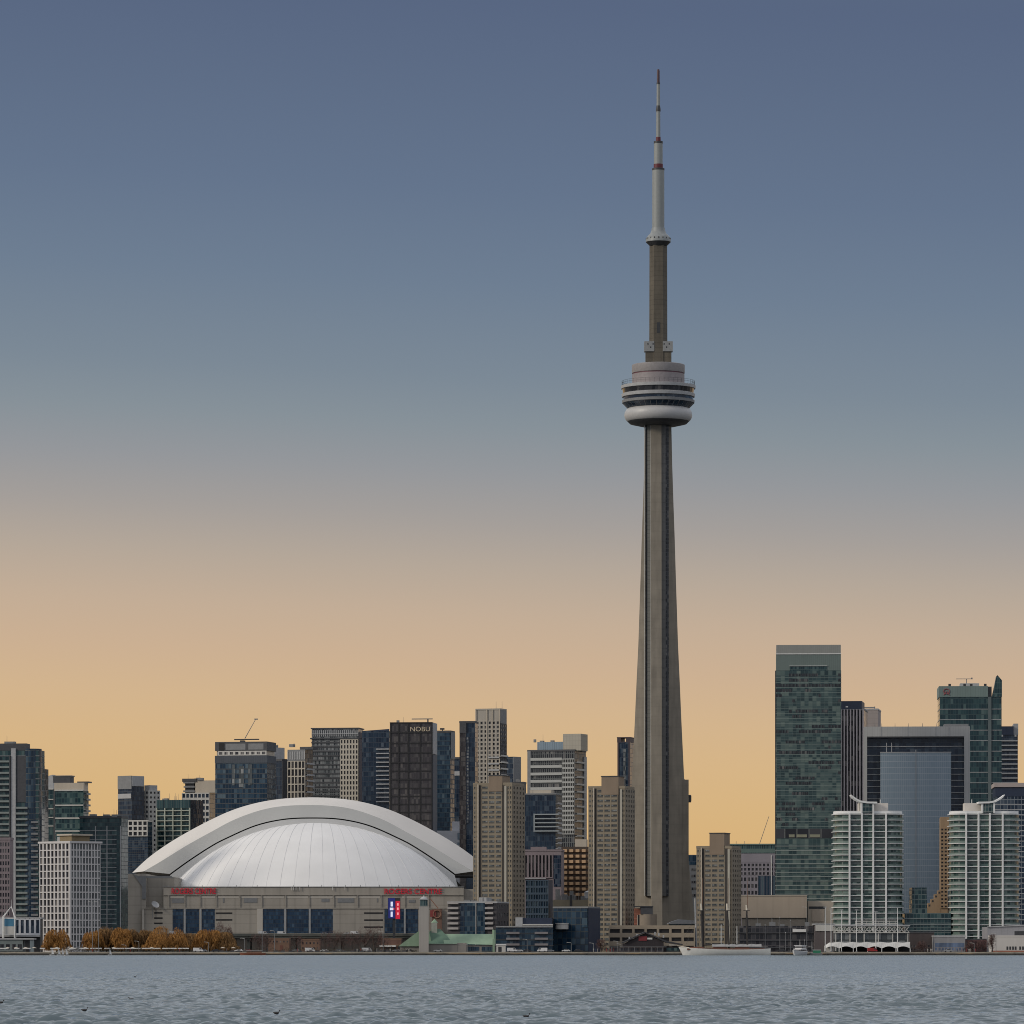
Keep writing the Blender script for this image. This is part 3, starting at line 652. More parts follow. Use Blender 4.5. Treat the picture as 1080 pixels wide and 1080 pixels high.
# -- green glass with white lines
b = B('glass_tower', 'green glass tower with white floor lines and beige stepped top near the left edge', 58.5, 88, 93.5, 834, 2900, th=12)
b.core(G('teal', 1.7, 3.1, (.03,.07,.07), .1, .14, pale=.2))
for p in (833.2, 849, 862.6, 876.2, 890, 903): b.fbox('white_band', OFFW, 'F', -b.w, b.w, b.z(p+.9), b.z(p-.5), .02, .5)
b.balconies('R', -b.d+2, b.d-1, b.z(880), b.z(832), 3.6, GREY, 1.6)
b.pent(57, 88, 825.5, BEIGE, 'roof_storey', dep=(.02,.9)); b.part('penthouse', MB().box(b.x(55.5), b.x(73.5), -b.d*.8, b.d*.6, b.z(825.5)+.01, b.z(818.6)), CHAR)
b.part('roof_slab', MB().box(b.x(54.8), b.x(74.5), -b.d*.86, b.d*.66, b.z(818.6)+.01, b.z(817.6)), GREY)
b.part('roof_box', MB().box(b.x(80), b.x(92), -b.d*.5, b.d*.8, b.z(825.5)+.012, b.z(824)), CHAR)
b = B('glass_block', 'lower teal glass block with white lines beside the green glass tower at left', 44, 58, 59.5, 832, 2930, th=12)
b.core(G('teal', 1.7, 3.1, (.02,.05,.055), .1, .14, pale=.08))
for p in (832, 843, 852.8, 862, 871): b.fbox('white_band', OFFW, 'F', b.x(47), b.x(56.5), b.z(p+.7), b.z(p-.4), .02, .5)
b.part('sloped_roof', MB().slab([(b.x(47),b.H+.01),(b.x(56),b.H+.01),(b.x(55),b.z(817)),(b.x(51),b.z(818)),(b.x(47.5),b.z(824))], -b.d*.8, b.d*.5), LGREY)
b.part('wall_strip', b.fb(MB(), 'F', b.x(56.6), b.x(58), 0, b.H-.5, .02, .4), CHAR)
# -- dark teal block
b = B('glass_block', 'broad dark teal glass block with thin white grid behind the white gridded building', 84, 128, 135, 862, 2780, th=14)
b.core(G('teal', 1.5, 2.5, (.03,.045,.05), .08, .14, pale=.05))
b.slabs(0, b.z(871), 2.75, .26, .18, LGREY, 'floor_band', y1=-b.d, x1=b.w-3)
for p in (101, 113, 127.2): b.fbox('pier', LGREY, 'F', b.x(p)-.25, b.x(p)+.25, 0, b.z(871), .19, .35)
b.parapet(CHAR, .9); b.clutter(9, seed=5)
# -- white gridded building in front
b = B('gridded_building', 'white mid-rise with a grid of narrow dark windows, rounded corner and flat roof, at left', 42.5, 74, 105.5, 887, 2600, th=46)
WG = stone('white_grid', (.50,.485,.48), .07)
b.core(WG, name='core', e=-.02)
dkg = G('dark', 1.2, 3, pale=.05)
b.punch('F', 8, 15, WG, G('dark', 1.2, 3, pale=.25), 2, b.z(889), wf=.66, hf=.84, proud=.7)
b.punch('R', 10, 15, WG, G('grey', 1.2, 3, pale=.25), 2, b.z(889), wf=.66, hf=.84, proud=.4)
b.part('corner_pier', MB().tube((b.w,-b.d,0),(b.w,-b.d,b.H-.1), .75, n=16), WG)
b.part('parapet', MB().box(-b.w-.95,b.w+.95,-b.d-.95,b.d+.95,b.z(889)+.01,b.H), WG)
b.part('roof_box', MB().box(b.x(54),b.x(61.5),-b.d*.6,-b.d*.1,b.H+.01,b.z(882)), LGREY)
b.part('penthouse', MB().box(b.w*.0,b.w*.8,-b.d*.7,b.d*.5,b.H+.01,b.z(881)), stone('ochre_panel', (.22,.17,.10), .1))
b.part('roof_canopy', MB().box(-b.w*.1,b.w*.9,-b.d*.8,b.d*.6,b.z(881)+.01,b.z(879.3)), BEIGE)
# -- pinkish block at the left edge
b = B('apartment_block', 'pinkish brown mid-rise cut by the left edge of the photo', -60, 10.5, 13, 885, 2620, th=6)
b.core(PINK, name='core'); b.punch('F', 26, 17, PINK, G('dark', 1.2, 3, pale=.25), 2, b.H-1.2, wf=.62, hf=.62, proud=.4); b.parapet(PINK, .9)
# -- tower with concrete frame
b = B('apartment_tower', 'dark blue tower with grey crown between the teal block and the dome', 124.5, 139, 152, 818.5, 3160, th=40)
b.core(G('navy', 1.5, 3.1, (.035,.045,.06), .1, .12)); b.fbox('crown', GREY, 'F', -b.w, b.w, b.z(832), b.H+.3, .02, .4)
b.fbox('crown', LGREY, 'R', -b.d, b.d*.9, b.z(829), b.H+.2, .02, .4); b.slabs(0, b.z(834), 3.1, .25, .15, CHAR, 'floor_band')
b.fbox('wall_strip', LGREY, 'F', -b.w+.3, b.w-.3, b.z(842), b.z(837), .2, .5)
b = B('apartment_tower', 'pale concrete gridded tower edge stepping down beside the dark blue tower left of the dome', 150, 157, 168, 833.5, 3170, th=50)
b.core(OFFW, name='core'); b.punch('F', 2, 34, OFFW, G('navy',1,3), 0, b.H, wf=.6, hf=.5); b.punch('R', 3, 34, OFFW, G('dark',1,3), 0, b.H, wf=.5, hf=.45); b.pent(150.5, 156, 828, LGREY)
b = B('framed_block', 'dark block topped by a white framed grid, left of the dome', 135.5, 156, 160, 866, 3110, th=14)
b.core(G('navy', 1.4, 3, (.04,.05,.06)))
b.punch('F', 4, 3, OFFW, G('dark',1,3), b.z(882), b.H+.3, wf=.72, hf=.7, proud=1.2); b.slabs(3, b.z(884), 3.1, .3, .2, CHAR, 'floor_band'); b.parapet(OFFW, .6, .5)
# -- green balcony building
b = B('condominium', 'green glass condominium with white balcony grid rising behind the left end of the dome', 165.5, 201, 214, 843.5, 3120, th=18)
b.core(G('teal', 1.5, 3, (.05,.08,.07), .1, .1, pale=.12)); sidem = G('navy', 1.6, 3, (.03,.045,.06), pale=.05)
b.fbox('side_glazing', sidem, 'R', -b.d+.2, b.d, 0, b.H-.2, .02, .3)
PG = stone('pale_green_concrete', (.36,.38,.32), .08)
b.balconies('F', -b.w+.3, b.w-.5, 3, b.z(850), 3.25, PG, 1.5, rail=.25); b.piers('F', 4, 0, b.z(852), .5, 1.62, PG)
b.fbox('crown', G('teal', 1.2, 9, (.05,.07,.07), .15, pale=.02), 'F', -b.w, b.w, b.z(852.5), b.H, .02, .5); b.clutter(8, seed=9, hmax=1.4)
# -- concrete tower with crown behind
b = B('apartment_tower', 'pale concrete tower with a dark overhanging crown, behind the green balcony condominium', 192, 221, 228, 836, 3210, th=12)
b.core(G('grey', 1.5, 3.1, (.10,.10,.10))); b.punch('F', 7, 26, OFFW, G('navy',1,3), 0, b.H, wf=.7, hf=.62, proud=.6)
b.part('roof_box', MB().box(b.x(205.5),b.x(227),-b.d*.9,b.d*.5,b.H+.01,b.z(823)), BEIGE)
for i, p in enumerate((835, 830.5, 826)): b.part('crown_floor', MB().box(b.x(193+.4*(i%2)),b.x(205),-b.d*.95,b.d*.3,b.z(p),b.z(p-1.6)), GREY)
b.part('crown', MB().box(b.x(192),b.x(207),-b.d*.98,b.d*.4,b.z(824.3),b.z(821)), CHAR); b.part('crown_core', MB().box(b.x(194.5),b.x(204),-b.d*.8,b.d*.3,b.H+.01,b.z(824.4)), DARK)
b.clutter(5, b.z(823), 11)
# -- dark tower with the roof crane
b = B('glass_tower', 'dark blue glass tower with a long roof boom, above the left shoulder of the arch', 227, 281.5, 291, 782, 3100, th=13)
b.core(G('blue', 1.9, 3.2, (.03,.04,.05), .1, .12, pale=.22), z1=b.z(804.5)); b.slabs(0, b.z(806), 3.2, .22, .12, CHAR, 'floor_band')
b.part('upper_band', MB().box(-b.w-.2,b.w+.2,-b.d-.2,b.d+.2,b.z(804.4),b.z(796.6)), stone('blue_grey_louvre', (.06,.07,.085), .1, vline=1.2, lc=.7))
b.part('lit_storey', MB().box(-b.w+.8,b.w-.8,-b.d+.8,b.d-.8,b.z(796.5),b.z(791.6)), BEIGE)  # the lit look is put into the beige colour
b.punch('F', 9, 1, OFFW, G('dark',1,3,pale=.4), b.z(796.5), b.z(791.7), b.x(230), b.x(281), wf=.6, hf=.6, proud=.1)
b.part('crown', MB().box(-b.w-.1,b.w+.1,-b.d-.1,b.d+.1,b.z(791.5),b.H), CHAR); b.fbox('crown_panel', BLACK, 'F', b.x(231), b.x(236.5), b.z(791), b.z(783.2), .15, .3)
for l, r_ in ((238,259),(262,278)): b.fbox('crown_panel', GREY, 'F', b.x(l), b.x(r_), b.z(790.5), b.z(784), .15, .25)
for l, r_, t_, b2 in ((245,248,826,806),(252,257,846,808),(262,266,829,806)): b.fbox('pale_pane_strip', G('grey',1.5,3.2,(.05,.06,.06),.1,.1,pale=.4), 'F', b.x(l), b.x(r_), b.z(b2+22), b.z(b2), .13, .2)
b.part('crane_base', MB().box(b.x(249.5),b.x(253.5),-3,1,b.H+.01,b.z(780)), DARK); b.part('crane_boom', MB().box(b.x(243),b.x(269),-2,-.8,b.z(779.6),b.z(778.4)), DARK)
b.part('crane_jib', MB().tube((b.x(254),-1.4,b.z(778)),(b.x(265.5),-1.4,b.z(757.6)),.3,.2).box(b.x(264.3),b.x(267.5),-2,-.8,b.z(758.2),b.z(757)), GREY)
b = B('office_block', 'grey faced dark block peeking out right of the tower with the roof boom', 283, 289.5, 296, 788.3, 3250, th=45)
b.core(CHAR, name='core'); b.fbox('side_wall', LGREY, 'R', -b.d, b.d, 0, b.H, .02, .3); b.fbox('dark_glazing', G('dark',1.5,3,(.04,.04,.05)), 'F', -b.w, b.w, 0, b.H-2, .02, .3); b.clutter(2, seed=2)
b = B('office_block', 'plain deep blue block with a slate side just left of the cream framed tower', 287.5, 297.5, 306, 802, 3200, th=42)
b.core(G('navy', 1.5, 3, (.02,.03,.045), pale=.02), name='glazing'); b.fbox('side_wall', CHAR, 'R', -b.d, b.d, 0, b.H-.3, .02, .3); b.parapet(CHAR)
# -- cream framed tower
CRM = stone('cream_concrete', (.47,.43,.36), .06)
b = B('framed_tower', 'small tower with cream window grid under a grey top, behind the arch at left', 303.5, 322, 330, 790.5, 3150, th=20)
b.core(G('dark', 1.6, 3.1, (.05,.05,.05), pale=.06)); b.punch('F', 5, 8, CRM, G('dark',1,5,(.08,.07,.06),pale=.1), b.z(868), b.z(802.5), wf=.72, hf=.86, proud=.6)
b.balconies('R', -b.d+.5, b.d, b.z(860), b.z(800), 3.6, LGREY, 1.2); b.fbox('crown', GREY, 'F', -b.w, b.w, b.z(802.3), b.H, .02, .5); b.piers('F', 7, b.z(801), b.z(792.5), .6, .7, LGREY, name='crown_fin')
b.pent(315, 329, 787.5, CHAR); b.clutter(3, b.z(787.5), 4)
# -- banded tower with beige punched bay
b = B('banded_tower', 'broad banded tower with a beige gridded bay, directly above the dome', 328.8, 378, 383.2, 768.5, 3200, th=9)
b.core(G('grey', 1.3, 3.2, (.13,.135,.14), .25, .1, pale=.35)); b.slabs(0, b.z(779), 2.95, .95, .3, CHAR, 'floor_band', x1=b.x(358.6))
b.punch('F', 6, 13, CRM, G('dark',1,4,pale=.1), b.z(850), b.z(779.5), b.x(359), b.x(378), wf=.5, hf=.66, proud=.7)
b.part('cornice', MB().box(-b.w-1,b.w+.6,-b.d-1,b.d,b.z(779.3),b.z(777.9)), CHAR)
b.piers('F', 24, b.z(776.5), b.z(769.8), .5, .45, LGREY, name='crown_fin'); b.part('roof_slab', MB().box(-b.w-.6,b.w+.6,-b.d-.6,b.d+.6,b.H+.01,b.H+.7), CHAR)
b.fbox('crown_band', LGREY, 'F', -b.w, b.w, b.z(774.2), b.z(773.4), .46, .7); b.fbox('side_wall', flat('aubergine_panel', (.035,.03,.045), .6), 'R', -b.d+.1, b.d, 0, b.z(772), .35, .6)
# -- blue tower with white balconies
b = B('condominium', 'dark blue glass condominium with pale balcony lines, left of the checkered panel tower', 382, 410.5, 414, 771, 3150, th=10)
b.core(G('navy', 1.7, 3.2, (.03,.045,.065), pale=.1)); b.balconies('F', b.x(397), b.x(410.5), b.z(846), b.z(786), 2.85, LGREY, 1.6, rail=.5)
b.slabs(0, b.z(773), 3.2, .2, .12, NAVYP, 'floor_band')
b.part('sloped_parapet', MB().slab([(-b.w,b.H+.01),(b.w,b.H+.01),(b.w,b.z(768.8)),(-b.w,b.z(770.7))], -b.d, -b.d+.6), NAVYP)
# -- checkered panel tower with letters
b = B('hotel_tower', 'dark checkered tower with large square window panels and light lettering near its top', 411.5, 456, 460.3, 762, 3100, th=8)
b.core(G('umber', 1.45, 3.4, (.035,.033,.036), .14, .06, pale=.1), name='glazing')
rows = [762, 772.5, 783.6, 793.8, 804.2, 813, 822, 831.2, 839.6, 848, 856.5, 865, 874, 884]
for p in rows: b.fbox('grid_beam', BLACK, 'F', -b.w-.2, b.w+.2, b.z(p+.55), b.z(p-.45), .02, .55)
for p in (411.9, 420.6, 430.6, 443.3, 455.6): b.fbox('grid_post', BLACK, 'F', b.x(p)-.35, b.x(p)+.35, 0, b.z(762.6), .02, .5)
b.fbox('side_panel', LGREY, 'R', -b.d+.3, b.d, b.z(795), b.H, .02, .5); b.fbox('side_panel', flat('slate_panel', (.07,.085,.11), .5), 'R', -b.d+.3, b.d, 0, b.z(795.5), .02, .5)
SG = flat('sign_light', (.50,.42,.30), .4, emit=.12, var=.03)
text('NOBU', SG, b.root, b.x(433), -b.d-.62, b.z(771.2), (b.z(766.4)-b.z(771.2))/.70, b.x(453.5)-b.x(433), bold=-.012, depth=.15, name='sign_lettering')
b.part('crane_boom', MB().box(b.x(432),b.x(454),0,.8,b.z(758),b.z(757)), GREY); b.part('crane_mast', MB().tube((b.x(449),.4,b.H),(b.x(449),.4,b.z(757.2)),.5), DARK); b.clutter(2, seed=8)
# -- teal dark tower
b = B('glass_tower', 'slim dark teal glass tower immediately right of the checkered panel tower', 458, 475, 479.3, 772, 3200, th=14)
b.core(G('blue', 1.6, 3.2, (.02,.045,.065), .1, .12, pale=.07)); b.slabs(0, b.H, 3.2, .2, .12, NAVYP, 'floor_band'); b.fbox('side_wall', GREY, 'R', -b.d+.3, b.d, b.z(800), b.H, .2, .5); b.parapet(CHAR)
b.part('crane_mast', MB().tube((b.x(464.5),0,b.H),(b.x(464.5),0,b.z(768)),.4).box(b.x(462),b.x(466.5),-.4,.4,b.z(769.2),b.z(767.4)), DARK)
b = B('glass_block', 'low navy glass sliver between the slim teal tower and the speckled dark tower', 476, 485, 487, 800, 3300, th=12)
b.core(G('navy', 1.6, 3.2, (.02,.03,.05))); b.fbox('white_band', LGREY, 'F', -b.w, b.w, b.z(818), b.z(813.5), .02, .5); b.parapet(CHAR)
b = B('glass_tower', 'speckled dark tower with a column of bright windows beside the tall beige tower', 484.8, 501, 504, 762, 3150, th=10)
b.core(G('navy', 1.6, 3.2, (.02,.03,.05), pale=.06)); b.fbox('panel_strip', G('umber', 1.4, 3.2, (.025,.024,.028), .12, .2), 'F', -b.w, b.x(491.5), 0, b.H-.4, .02, .5)
b.punch('F', 1, 28, NAVYP, G('grey',1,3,pale=.45), b.z(868), b.z(777), b.x(491.8), b.x(494.6), wf=.8, hf=.7, proud=.3); b.parapet(CHAR)
b.part('crown', b.fb(MB(), 'F', -b.w, b.x(492), b.z(773), b.H-.2, .55, .8), CHAR)
# -- tall beige tower
BG = stone('warm_grey_stone', (.33,.305,.265), .07)
b = B('apartment_tower', 'tall beige stone tower with a blank top and white balconies at its right edge', 501.8, 527.5, 534, 748, 3300, th=20)
b.core(BG, name='core'); gm = G('dark', 1.1, 3, (.08,.08,.075), .1, pale=.25)
b.punch('F', 6, 24, BG, gm, b.z(868), b.z(760), wf=.55, hf=.6, proud=.6); b.punch('R', 3, 24, CHAR, G('grey',1,3,pale=.2), b.z(868), b.z(763), wf=.7, hf=.5, proud=.4)
for p in (502.2, 513.7, 519.6, 527.2): b.fbox('pier', BEIGE, 'F', b.x(p)-.3, b.x(p)+.3, 0, b.H, .62, .95)
b.fbox('side_wall', GREY, 'R', -b.d, b.d, b.z(762.8), b.H-.5, .02, .3)
b.balconies('F', b.x(515.5), b.w-.2, b.z(866), b.z(793), 4.3, LGREY, 1.5); b.balconies('R', -b.d-1.4, b.d, b.z(866), b.z(791), 4.3, OFFW, 1.5); b.parapet(BG, .6)
for p in (520, 526.3): b.part('mast', MB().tube((b.x(p),0,b.H),(b.x(p),0,b.z(739)),.16,.06), GREY)
b = B('office_block', 'small navy block peeking between the tall beige tower and the striped grey tower', 533, 541.5, 547.5, 798, 3400, th=35)
b.core(G('navy', 1.6, 3.6, (.025,.035,.05))); b.fbox('side_wall', GREY, 'R', -b.d, b.d, 0, b.H, .02, .3)
b = B('office_block', 'low dark block in the gap left of the striped grey tower', 541, 552, 554, 826, 3350, th=12)
b.core(CHAR, name='core'); b.parapet(CHAR); b.clutter(4, seed=17, hmax=3); b.punch('F', 4, 12, CHAR, G('navy',1,3), 0, b.H-1)
# -- white block behind the right shoulder of the arch
b = B('white_block', 'low white block with grey bands behind the right shoulder of the arch', 452, 500, 506, 876, 3180, th=8)
WB = flat('cool_white', (.50,.51,.54), .5, var=.05)
b.core(WB, name='core'); b.pent(476, 490.5, 866.2, WB); b.part('roof_box', MB().box(b.x(490.6),b.x(495.5),-b.d*.2,b.d*.6,b.H+.01,b.z(870)), GREY)
for t_, q in ((878.5,885.5),(888.5,891),(893.5,899)): b.fbox('window_band', G('slate', 2, 9), 'F', b.x(482.5), b.w, b.z(q), b.z(t_), .02, .12)
for i in range(6): b.part('mast', MB().tube((b.x(477+i*2.6),-b.d*.6,b.z(866.2)),(b.x(477+i*2.6),-b.d*.6,b.z(862.5)),.14), GREY)
# -- striped grey tower
b = B('banded_tower', 'grey tower of bright horizontal bands with a tall beige roof box, behind the tan condominiums', 556.5, 606, 618, 791.5, 3000, th=20)
b.core(G('dark', 1.4, 3.1, (.10,.11,.11), .3, .1, pale=.06)); b.slabs(0, b.z(794), 4.65, 1.7, .9, stone('grey_spandrel', (.36,.365,.35), .06), 'floor_slab', x0=b.x(560), x1=b.x(593))
b.punch('F', 7, 16, stone('grey_spandrel', (.34,.345,.33)), G('dark',1,3), b.z(880), b.z(800), b.x(593.5), b.w, wf=.74, hf=.62, proud=1.1)
b.fbox('wall_strip', GREY, 'F', -b.w, b.x(560), 0, b.H, .02, .6); b.pent(566, 593, 782, G('slate', 1.5, 6, (.07,.09,.10), .12), dep=(.05,.7))
b.part('roof_box', MB().box(b.x(593.2),b.x(612),-b.d*.9,b.d*.3,b.H+.01,b.z(773.8)), stone('ribbed_beige', (.36,.335,.28), .06, vline=2, lc=.9, line=3)); b.clutter(6, b.z(782), 21)
b.balconies('R', -b.d+.5, b.d*.5, b.z(890), b.z(797), 4.65, OFFW, 1.7); b.fbox('side_wall', LGREY, 'R', b.d*.55, b.d, 0, b.z(797), .02, .6); b.parapet(CHAR, .7)
# -- slim tower with the roof opening
b = B('glass_tower', 'slim dark tower with a square opening at its top, left of the communications tower', 651.3, 664.5, 668.5, 783, 3400, th=14)
b.core(G('navy', 1.5, 3.2, (.03,.045,.065), pale=.14)); UM = flat('plum_panel', (.05,.036,.042), .5)
b.part('roof_frame', MB().box(-b.w-.3,b.x(655),-b.d,b.d,b.H+.01,b.z(778.2)).box(b.x(660.2),b.w+.3,-b.d,b.d,b.H+.01,b.z(778.2)).box(b.x(655),b.x(660.2),-b.d+.01,b.d-.01,b.H+.01,b.H+.6).box(-b.w-.5,b.w+.5,-b.d-.2,b.d+.2,b.z(778.2)+.01,b.z(777.3)), UM)
b.piers('F', 1, 0, b.H, 1.1, .5, UM); b.fbox('pale_window_strip', G('grey',1.2,3.2,(.04,.05,.06),.2,.3,pale=.3), 'F', b.x(657), b.x(660), 0, b.z(790), .02, .2)
# -- small things right of the communications tower
b = B('office_block', 'grey block with blue top visible in the gap right of the concrete communications tower', 722, 736, 739, 901.5, 3200, th=10)
b.core(GREY, name='core'); b.fbox('blue_storey', G('blue',1.5,6,(.03,.05,.08)), 'F', -b.w, b.w, b.z(912), b.H-.3, .02, .3)
for t_ in (916, 922.5, 929, 936, 943): b.fbox('window_band', G('dark',1.4,9,(.1,.1,.1),.3), 'F', b.x(729), b.w, b.z(t_+2.6), b.z(t_), .02, .15)
# -- lilac-grey block with teal roof storey
b = B('office_block', 'lilac grey block under a teal roof storey, left of the tall green glass tower', 768, 820, 823, 900, 2900, th=7)
LIL = stone('lilac_panel', (.23,.215,.245), .07); b.core(LIL, name='core')
b.punch('F', 13, 3, LIL, G('dark',1,3), b.z(923.5), b.z(910), wf=.6, hf=.62, proud=.4); b.fbox('wall_band', LIL, 'F', -b.w, b.w, b.z(909.8), b.H, .02, .4)
b.fbox('blue_glazing', G('blue',1.8,30,(.10,.10,.13),.25), 'F', b.x(800), b.w, b.z(945), b.z(924), .02, .35); b.punch('F', 8, 3, LIL, G('dark',1,3), b.z(945), b.z(923.8), b.x(768.5), b.x(799.5), wf=.6, hf=.55, proud=.4)
b.part('teal_storey', MB().box(-b.w-.5,b.w+.3,-b.d-.5,b.d,b.H+.01,b.z(890.8)), G('teal',1.1,30,(.10,.15,.14),.2)); b.part('roof_slab', MB().box(-b.w-1.2,b.w+.8,-b.d-1.2,b.d+.8,b.z(890.8)+.01,b.z(889.8)), stone('roof_green', (.18,.25,.22)))
for p in (775, 784): b.part('mast', MB().tube((b.x(p),-2,b.z(890)),(b.x(p),-2,b.z(886.5)),.14), GREY)
b.fbox('white_pipe', WHITE, 'F', b.x(813.2), b.x(814), b.z(944), b.z(902), .45, .9)
cr = thing('tower_crane', 'thin slanted crane jib rising alone against the sky left of the green glass tower', 'crane', (X(796,3300),3300,GZ))
c0 = Z(905,3300)-GZ
m = MB().tube((0,0,0),(0,0,c0),.7,n=4); m.build('mast', GREY, cr); MB().tube((0,0,c0),(X(811,3300)-X(796,3300),0,Z(861,3300)-GZ),.34,.22,n=4).build('jib', GREY, cr); MB().box(-2,1.2,-1,1,c0-1.5,c0+1).build('cab', DARK, cr)
# ================================================================== right-hand group
# -- tall green glass tower
b = B('glass_tower', 'tallest green glass tower right of the communications tower, with bright screen top and patchy blinds', 818, 887.2, 889, 690, 2780, th=3)
b.core(G('sage', 2.3, 2.97, (.05,.08,.078), .07, .12, z0=0, pale=.25, tilt=.008), z1=b.z(707))
def zrow(p): return b.z(p)
b.slabs(b.z(948), b.z(888), 2.55, .38, .25, stone('green_spandrel', (.24,.275,.265), .05), 'floor_slab')
b.slabs(b.z(872), b.z(709), 2.97, .24, .1, stone('teal_spandrel', (.17,.215,.205), .05), 'floor_band')
b.part('mechanical_storey', MB().box(-b.w-.15,b.w+.15,-b.d-.15,b.d+.15,b.z(884),b.z(874)), G('dark',7,30,(.16,.17,.16),.06,pale=.2))
for l, r_ in ((832,838),(840,851),(854,865)): b.fbox('storey_panel', stone('khaki_panel', (.22,.22,.16)), 'F', b.x(l), b.x(r_), b.z(883), b.z(880), .16, .3)  # khaki panels across the mechanical storey
SCR = stone('glass_screen', (.125,.16,.15), .06, vline=1.15, lc=.8)
b.part('crown', MB().box(-b.w+.3,b.w-.15,-b.d+.2,b.d,b.z(706.9),b.z(690)), SCR); b.fbox('crown_glazing', G('teal',1.15,4,(.05,.08,.08)), 'F', b.x(833), b.x(872), b.z(707.2), b.z(702.5), -.15, .05)
b.part('crown_rail', MB().box(-b.w+.1,b.w,-b.d-.1,-b.d+.5,b.z(689.9),b.z(689)), WHITE); b.part('screen', MB().box(-b.w+.4,b.w-.2,-b.d+.1,-b.d+.4,b.z(688.95),b.z(680)), stone('upper_screen', (.23,.235,.22), .05, vline=1.15, lc=.85))
b.part('screen_back', MB().box(-b.w+.4,-b.w+.8,-b.d+.41,b.d-1,b.z(688.95),b.z(680.2)).box(b.w-.8,b.w-.4,-b.d+.41,b.d-1,b.z(688.95),b.z(680.2)).box(-b.w+.81,b.w-.81,b.d-1.4,b.d-1,b.z(688.95),b.z(680.2)), LGREY); b.fbox('crown_rail', WHITE, 'F', b.x(832.5), b.x(872.5), b.z(702.4), b.z(702), .0, .4)
rn = random.Random(4); m1 = G('dark', 1.1, 3, (.05,.07,.07), .12, pale=.05); o = None
fl = (b.z(709)-b.z(872))/round((b.z(709)-b.z(872))/2.97); k = 0
wm = b.fb(MB(), 'F', 0, 1.6, .62, 2.3, .02, .09)
cells = []
nfl = int(round((b.z(709)-b.z(872))/fl)); nb = 20; bw = 2*b.w/nb
for j in range(nfl):
    p0 = rn.choice((.05,.15,.35,.7)); on = False
    for i in range(nb):
        if rn.random() < .45: on = rn.random() < p0
        if on: cells.append((i,j))
cells.sort(key=lambda q: -q[1])
rest = MB()
for i, j in cells:
    loc = (-b.w+i*bw+.1, 0, b.z(872)+j*fl)
    if k < 100:
        if o is None: o = wm.build('open_blind_window', m1, b.root, loc=loc)
        else: cp(o, loc)
    else: b.fb(rest, 'F', loc[0], loc[0]+1.6, loc[2]+.62, loc[2]+2.3, .02, .09)
    k += 1
if rest.v: q = b.part('open_blind_window', rest, m1); q['kind'] = 'stuff'
b.fbox('edge_column', DARK, 'F', -b.w-.3, -b.w, 0, b.z(707), -.3, .12)
# -- pinstriped tower
b = B('office_tower', 'pinstriped lilac tower with a navy cap, right of the tall green glass tower', 880, 911, 915, 748, 3050, th=8)
b.core(G('dark', 1.5, 3.2, None), name='glazing'); b.piers('F', 9, 0, b.H, .8, .8, stone('lilac_fin', (.34,.315,.33), .06)); b.pent(880, 909, 739.3, NAVYP, dep=(-.01,.7)); b.parapet(GREY, .6)
b.fbox('roof_light', WHITE, 'F', b.x(892), b.x(894.5), b.z(746), b.z(744.7), .05, .6)
b = B('office_tower', 'beige topped tower rising just behind the pinstriped lilac tower', 903, 926, 929, 748, 3120, th=8)
b.core(stone('rose_beige', (.30,.265,.25), .06, line=3.3, lc=.92), name='core'); b.part('crane_boom', MB().box(b.x(910),b.x(921),-1,0,b.z(745.6),b.z(744.4)).box(b.x(920.5),b.x(921.5),-1.2,.2,b.H+.01,b.z(744)), GREY); b.parapet(LGREY, .5)
b.punch('F', 6, 40, stone('rose_beige', (.30,.265,.25)), G('dark',1,3), 0, b.z(765), wf=.45, hf=.5, cap=60)
# -- portal building with the pale slab
b = B('portal_building', 'wide grey portal framed office with dark recess behind a pale blue glass slab', 911, 1023, 1025.5, 766, 2850, th=4)
FR = stone('portal_frame', (.37,.375,.37), .06, vline=1.5, lc=.86)
b.part('recess_glazing', MB().box(-b.w+1,b.w-1,-b.d+5,b.d,0,b.H-4), G('navy', 2.2, 3.9, (.05,.06,.075), .03, .05, pale=.03))
b.part('portal_frame', MB().box(-b.w,b.x(914.5),-b.d,b.d-.5,0,b.H).box(b.x(1017),b.w,-b.d,b.d-.5,0,b.H).box(b.x(914.5)+.01,b.x(1017)-.01,-b.d+.02,b.d-.52,b.z(776.5),b.H-.02), FR)
for p in (786.7, 796, 803, 810, 816.2, 822.6, 829, 835.5, 842, 848.5, 855, 861.5, 868): b.part('floor_line', MB().box(b.x(914.6),b.x(1016.9),-b.d+4.4,-b.d+4.9,b.z(p+.35),b.z(p-.35)), LGREY)
b.part('frame_soffit', MB().box(b.x(914.6),b.x(1016.9),-b.d+.1,-b.d+1,b.z(777.8),b.z(776.6)), DARK)
b.part('glass_slab', MB().box(b.x(928.5),b.x(1003),-b.d-2.5,-b.d+3.5,0,b.z(794)), G('slate', 1.25, 3.65, (.31,.36,.40), .12, .10, pale=.02, tilt=.004), 'pale blue gridded glass slab')
b.part('slab_cap', MB().box(b.x(928.3),b.x(1003.2),-b.d-2.7,-b.d+3.7,b.z(794)+.01,b.z(793)), LGREY); b.part('slab_seam', MB().box(b.x(966)-.2,b.x(966)+.2,-b.d-2.8,-b.d-2.51,0,b.z(793.2)), LGREY)
for p in (935, 940.5, 966): b.part('mast', MB().tube((b.x(p),-b.d+2,b.z(793)),(b.x(p),-b.d+2,b.z(783 if p<960 else 790.5)),.22), LGREY)
for p in (922,930,944,958,973,988,1001): b.part('mast', MB().tube((b.x(p),-b.d+1,b.H),(b.x(p),-b.d+1,b.z(762.5)),.18,.08), GREY)
